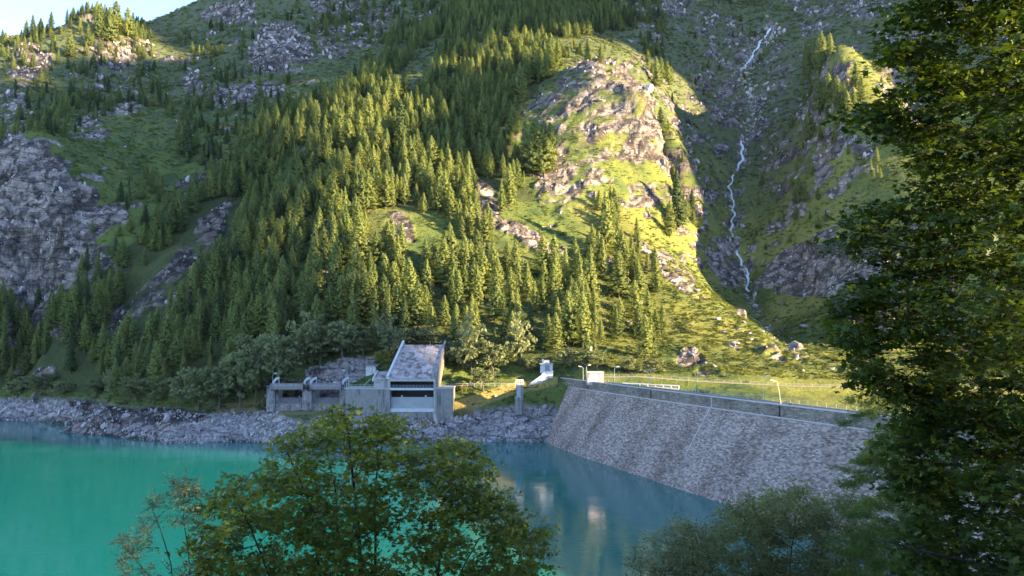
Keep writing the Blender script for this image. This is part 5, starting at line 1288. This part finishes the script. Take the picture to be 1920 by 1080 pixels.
# grey-green willow at its left
bx, by = at(330, 1080, 15).x, 15.0; rp_ = Vector((bx, by, gz(bx, by)))
WL = [(222,1120),(224,1030),(262,985),(285,935),(318,905),(350,895),(372,900),(385,950),(380,1120)]
cs = fill(WL, 72, 14.4, 15.8, 7, [[(300,980),(350,980),(350,1060),(290,1060)]])
cs += fill([(224,1010),(262,985),(285,935),(300,930),(290,990),(240,1050)], 16, 14.6, 15.6, 8) + fill([(318,900),(370,895),(375,930),(320,930)], 14, 14.6, 15.6, 9)
def stem2(*pp): return [rp_] + [at(a, b_, y_) for a, b_, y_ in pp]
front_tree('willow_tree', 'thin grey-green willow with bare twigs left of the maple', 'tree', rp_, [(stem2((335, 1200, 15), (320, 1060, 15), (300, 990, 15), (285, 950, 15)), .045), (stem2((350, 1200, 15), (352, 1060, 15.2), (345, 980, 15.2), (350, 910, 15.2)), .045), (stem2((330, 1220, 15), (290, 1090, 14.8), (250, 1040, 14.8), (228, 1025, 14.8)), .035)],
           cs, 42, (OVAL, OVAL_F), .048, 24, m_greywil, (.16, .16, .12), twigs=3, r0=.05)
# bushy willow in front of the dam foot
bx, by = at(1440, 1080, 22).x, 22.0; rp_ = Vector((bx, by, gz(bx, by)))
WR = [(1262,1130),(1290,1010),(1335,985),(1345,958),(1390,935),(1430,938),(1445,920),(1500,915),(1520,925),(1548,940),(1600,928),(1640,958),(1660,1000),(1660,1130)]
cs = fill(WR, 520, 20, 24, 10, [[(1480,1010),(1520,1000),(1525,1040),(1490,1045)]])
front_tree('willow_tree', 'bushy olive-green willow in front of the dam foot', 'tree', rp_, [(stem2((1440, 1200, 22), (1430, 1080, 22), (1400, 1000, 22), (1380, 950, 22)), .09), (stem2((1450, 1200, 22), (1480, 1080, 22), (1490, 1000, 22), (1490, 930, 22)), .09), (stem2((1480, 1250, 22.4), (1560, 1090, 22.6), (1600, 1010, 22.6), (1610, 945, 22.6)), .08), (stem2((1400, 1250, 21.6), (1340, 1090, 21.2), (1320, 1020, 21.2)), .07)],
           cs, 43, (OVAL, OVAL_F), .060, 84, m_willow, (.30, .30, .22), twigs=4)
bx, by = at(1230, 1080, 20).x, 20.0; rp_ = Vector((bx, by, gz(bx, by)))
cs = fill([(1170,1130),(1185,1060),(1205,1015),(1245,985),(1275,972),(1315,990),(1330,1040),(1330,1130)], 170, 19, 21.5, 11)
front_tree('willow_bush', 'grey-green willow bush at the water left of the bushy willow', 'bush', rp_, [(stem2((1235, 1200, 20), (1245, 1080, 20), (1265, 1000, 20)), .06), (stem2((1220, 1220, 20), (1200, 1100, 20), (1205, 1040, 20)), .05), (stem2((1260, 1200, 20), (1295, 1080, 20), (1300, 1010, 20)), .05)],
           cs, 44, (OVAL, OVAL_F), .052, 60, m_greywil, (.24, .24, .18), twigs=4)
# larch behind the big maple
bx, by = at(1790, 1000, 18).x, 18.0; rp_ = Vector((bx, by, gz(bx, by)))
trk = [(stem2((1790, 1000, 18), (1785, 600, 18), (1790, 300, 18)), .17)]
cs = []; r_ = random.Random(3)
for k in range(38):
    v0 = 690 + k * 11; side = -1 if k % 5 else 1; reach = r_.uniform(90, 215) * (1 if v0 > 720 else .6); Yb = 18 + r_.uniform(-2.2, 1.2)
    for j in range(9):
        f_ = (j + 1) / 9; cs.append(at(1788 + side * reach * f_, v0 + 36 * f_ * f_ + r_.uniform(-5, 5), 18 + (Yb - 18) * f_))
front_tree('larch_tree', 'feathery green larch rising beside the near end of the dam', 'tree', rp_, trk, cs, 45, (THIN, THIN_F), .085, 170, m_needle, (.20, .20, .10), twigs=3, upw=.3)
# tall maple filling the right edge
bx, by = 9.4, 12.4; rp_ = Vector((bx, by, gz(bx, by)))
EDGE = [(-160,1760),(-40,1735),(0,1728),(30,1672),(60,1700),(95,1664),(125,1672),(150,1720),(185,1640),(212,1600),(235,1612),(262,1690),(300,1712),(330,1700),(352,1740),(390,1660),(420,1572),(448,1556),(475,1600),(505,1665),(540,1600),(572,1572),(600,1600),(622,1562),(650,1572),(680,1625),(700,1600),(720,1612),(760,1680),(800,1690),(850,1660),(900,1690),(960,1700),(1020,1690),(1100,1680),(1200,1700)]
def edge(v): return np.interp(v, [e[0] for e in EDGE], [e[1] for e in EDGE])
r_ = random.Random(21); cs = []
while len(cs) < 1700:
    v = r_.uniform(-200, 1190); u = r_.uniform(1550, 2230)
    lim = edge(v) + 34
    if u < lim: continue
    if u < lim + 130 and r_.random() < .25 * (1 - (u - lim) / 130): continue
    dY = 2.6 * min(1, (u - lim) / 250)
    cs.append(at(u, v, r_.uniform(11.2 - dY, 11.6 + dY)))
# leafy tips along the edge so the sprays end where they should
for i in range(210):
    v = r_.uniform(-120, 1060); u = edge(v) + r_.uniform(6, 45); cs.append(at(u, v, 11.2 + r_.uniform(-.7, .7)))
LIMB = [(2080, 1150, 1640, 1010), (2080, 960, 1700, 870), (2070, 850, 1660, 700), (2060, 760, 1620, 600), (2060, 640, 1610, 445), (2050, 520, 1700, 340), (2040, 380, 1660, 225), (2030, 240, 1720, 110), (2030, 120, 1760, 10), (2060, 0, 1850, -120)]
sts = [([rp_, at(2110, 1300, 12.4), at(2080, 800, 12.2), at(2050, 300, 12.0), at(2030, -150, 12.0)], .26)]
for i, (a, b_, c, d) in enumerate(LIMB):
    yo = (-1.6, 1.4, -.3, .9, -1.2, .4, -.8, 1.1, 0, .5)[i]
    p0 = at(a, b_, 12.2); p1 = at(c, d, 11.3 + yo * .4)
    sts.append(([p0, p0.lerp(p1, .33) + Vector((0, yo * .5, .12)), p0.lerp(p1, .68) + Vector((0, yo * .3, .16)), p1], .055))
front_tree('maple_tree', 'tall dark maple filling the right edge of the view', 'tree', rp_, sts, cs, 46, (MAPLE, MAPLE_F), .088, 38, m_maple, (.30, .28, .10), seeds=6, upw=1.3)
# undergrowth of the near bank
gen = np.random.default_rng(31)
nbx = gen.uniform(-60, 70, 9000); nby = gen.uniform(-15, 62, 9000); nbz = base_height(nbx, nby)
ok = (nbz > .5) & (np.hypot(nbx, nby) > 3.0); P_ = np.stack([nbx, nby, nbz], -1)[ok]; s_ = gen.uniform(.3, .9, len(P_))
P_ = P_[P_[:, 2] < 40 - .33 * np.maximum(P_[:, 1], 0)] if True else P_; s_ = s_[:len(P_)]
scatter('bank_undergrowth', P_, tf, gen.integers(0, 4, len(P_)), np.stack([s_ * 1.2, s_ * 1.2, s_], -1), np.stack([0 * s_, 0 * s_, gen.uniform(0, 6.28, len(s_))], -1), 'low grass and weeds over the near bank', 'undergrowth')
# ------------------------------------------------------------------ the air of the valley
m_haze = bpy.data.materials.new('haze'); m_haze.use_nodes = True; n = m_haze.node_tree.nodes; l = m_haze.node_tree.links
n.remove(n['Principled BSDF']); pv = n.new('ShaderNodeVolumePrincipled'); pv.inputs['Color'].default_value = (.80, .88, 1, 1); pv.inputs['Density'].default_value = .000010; pv.inputs['Anisotropy'].default_value = .2
l.new(pv.outputs[0], n['Material Output'].inputs['Volume'])
b = MB(); b.box((-1600, -260, -30), (2300, 1900, 1150)); tag(b.build('haze', m_haze), 'thin blue evening haze in the valley', 'haze', kind='stuff')
SC.cycles.volume_bounces = 0
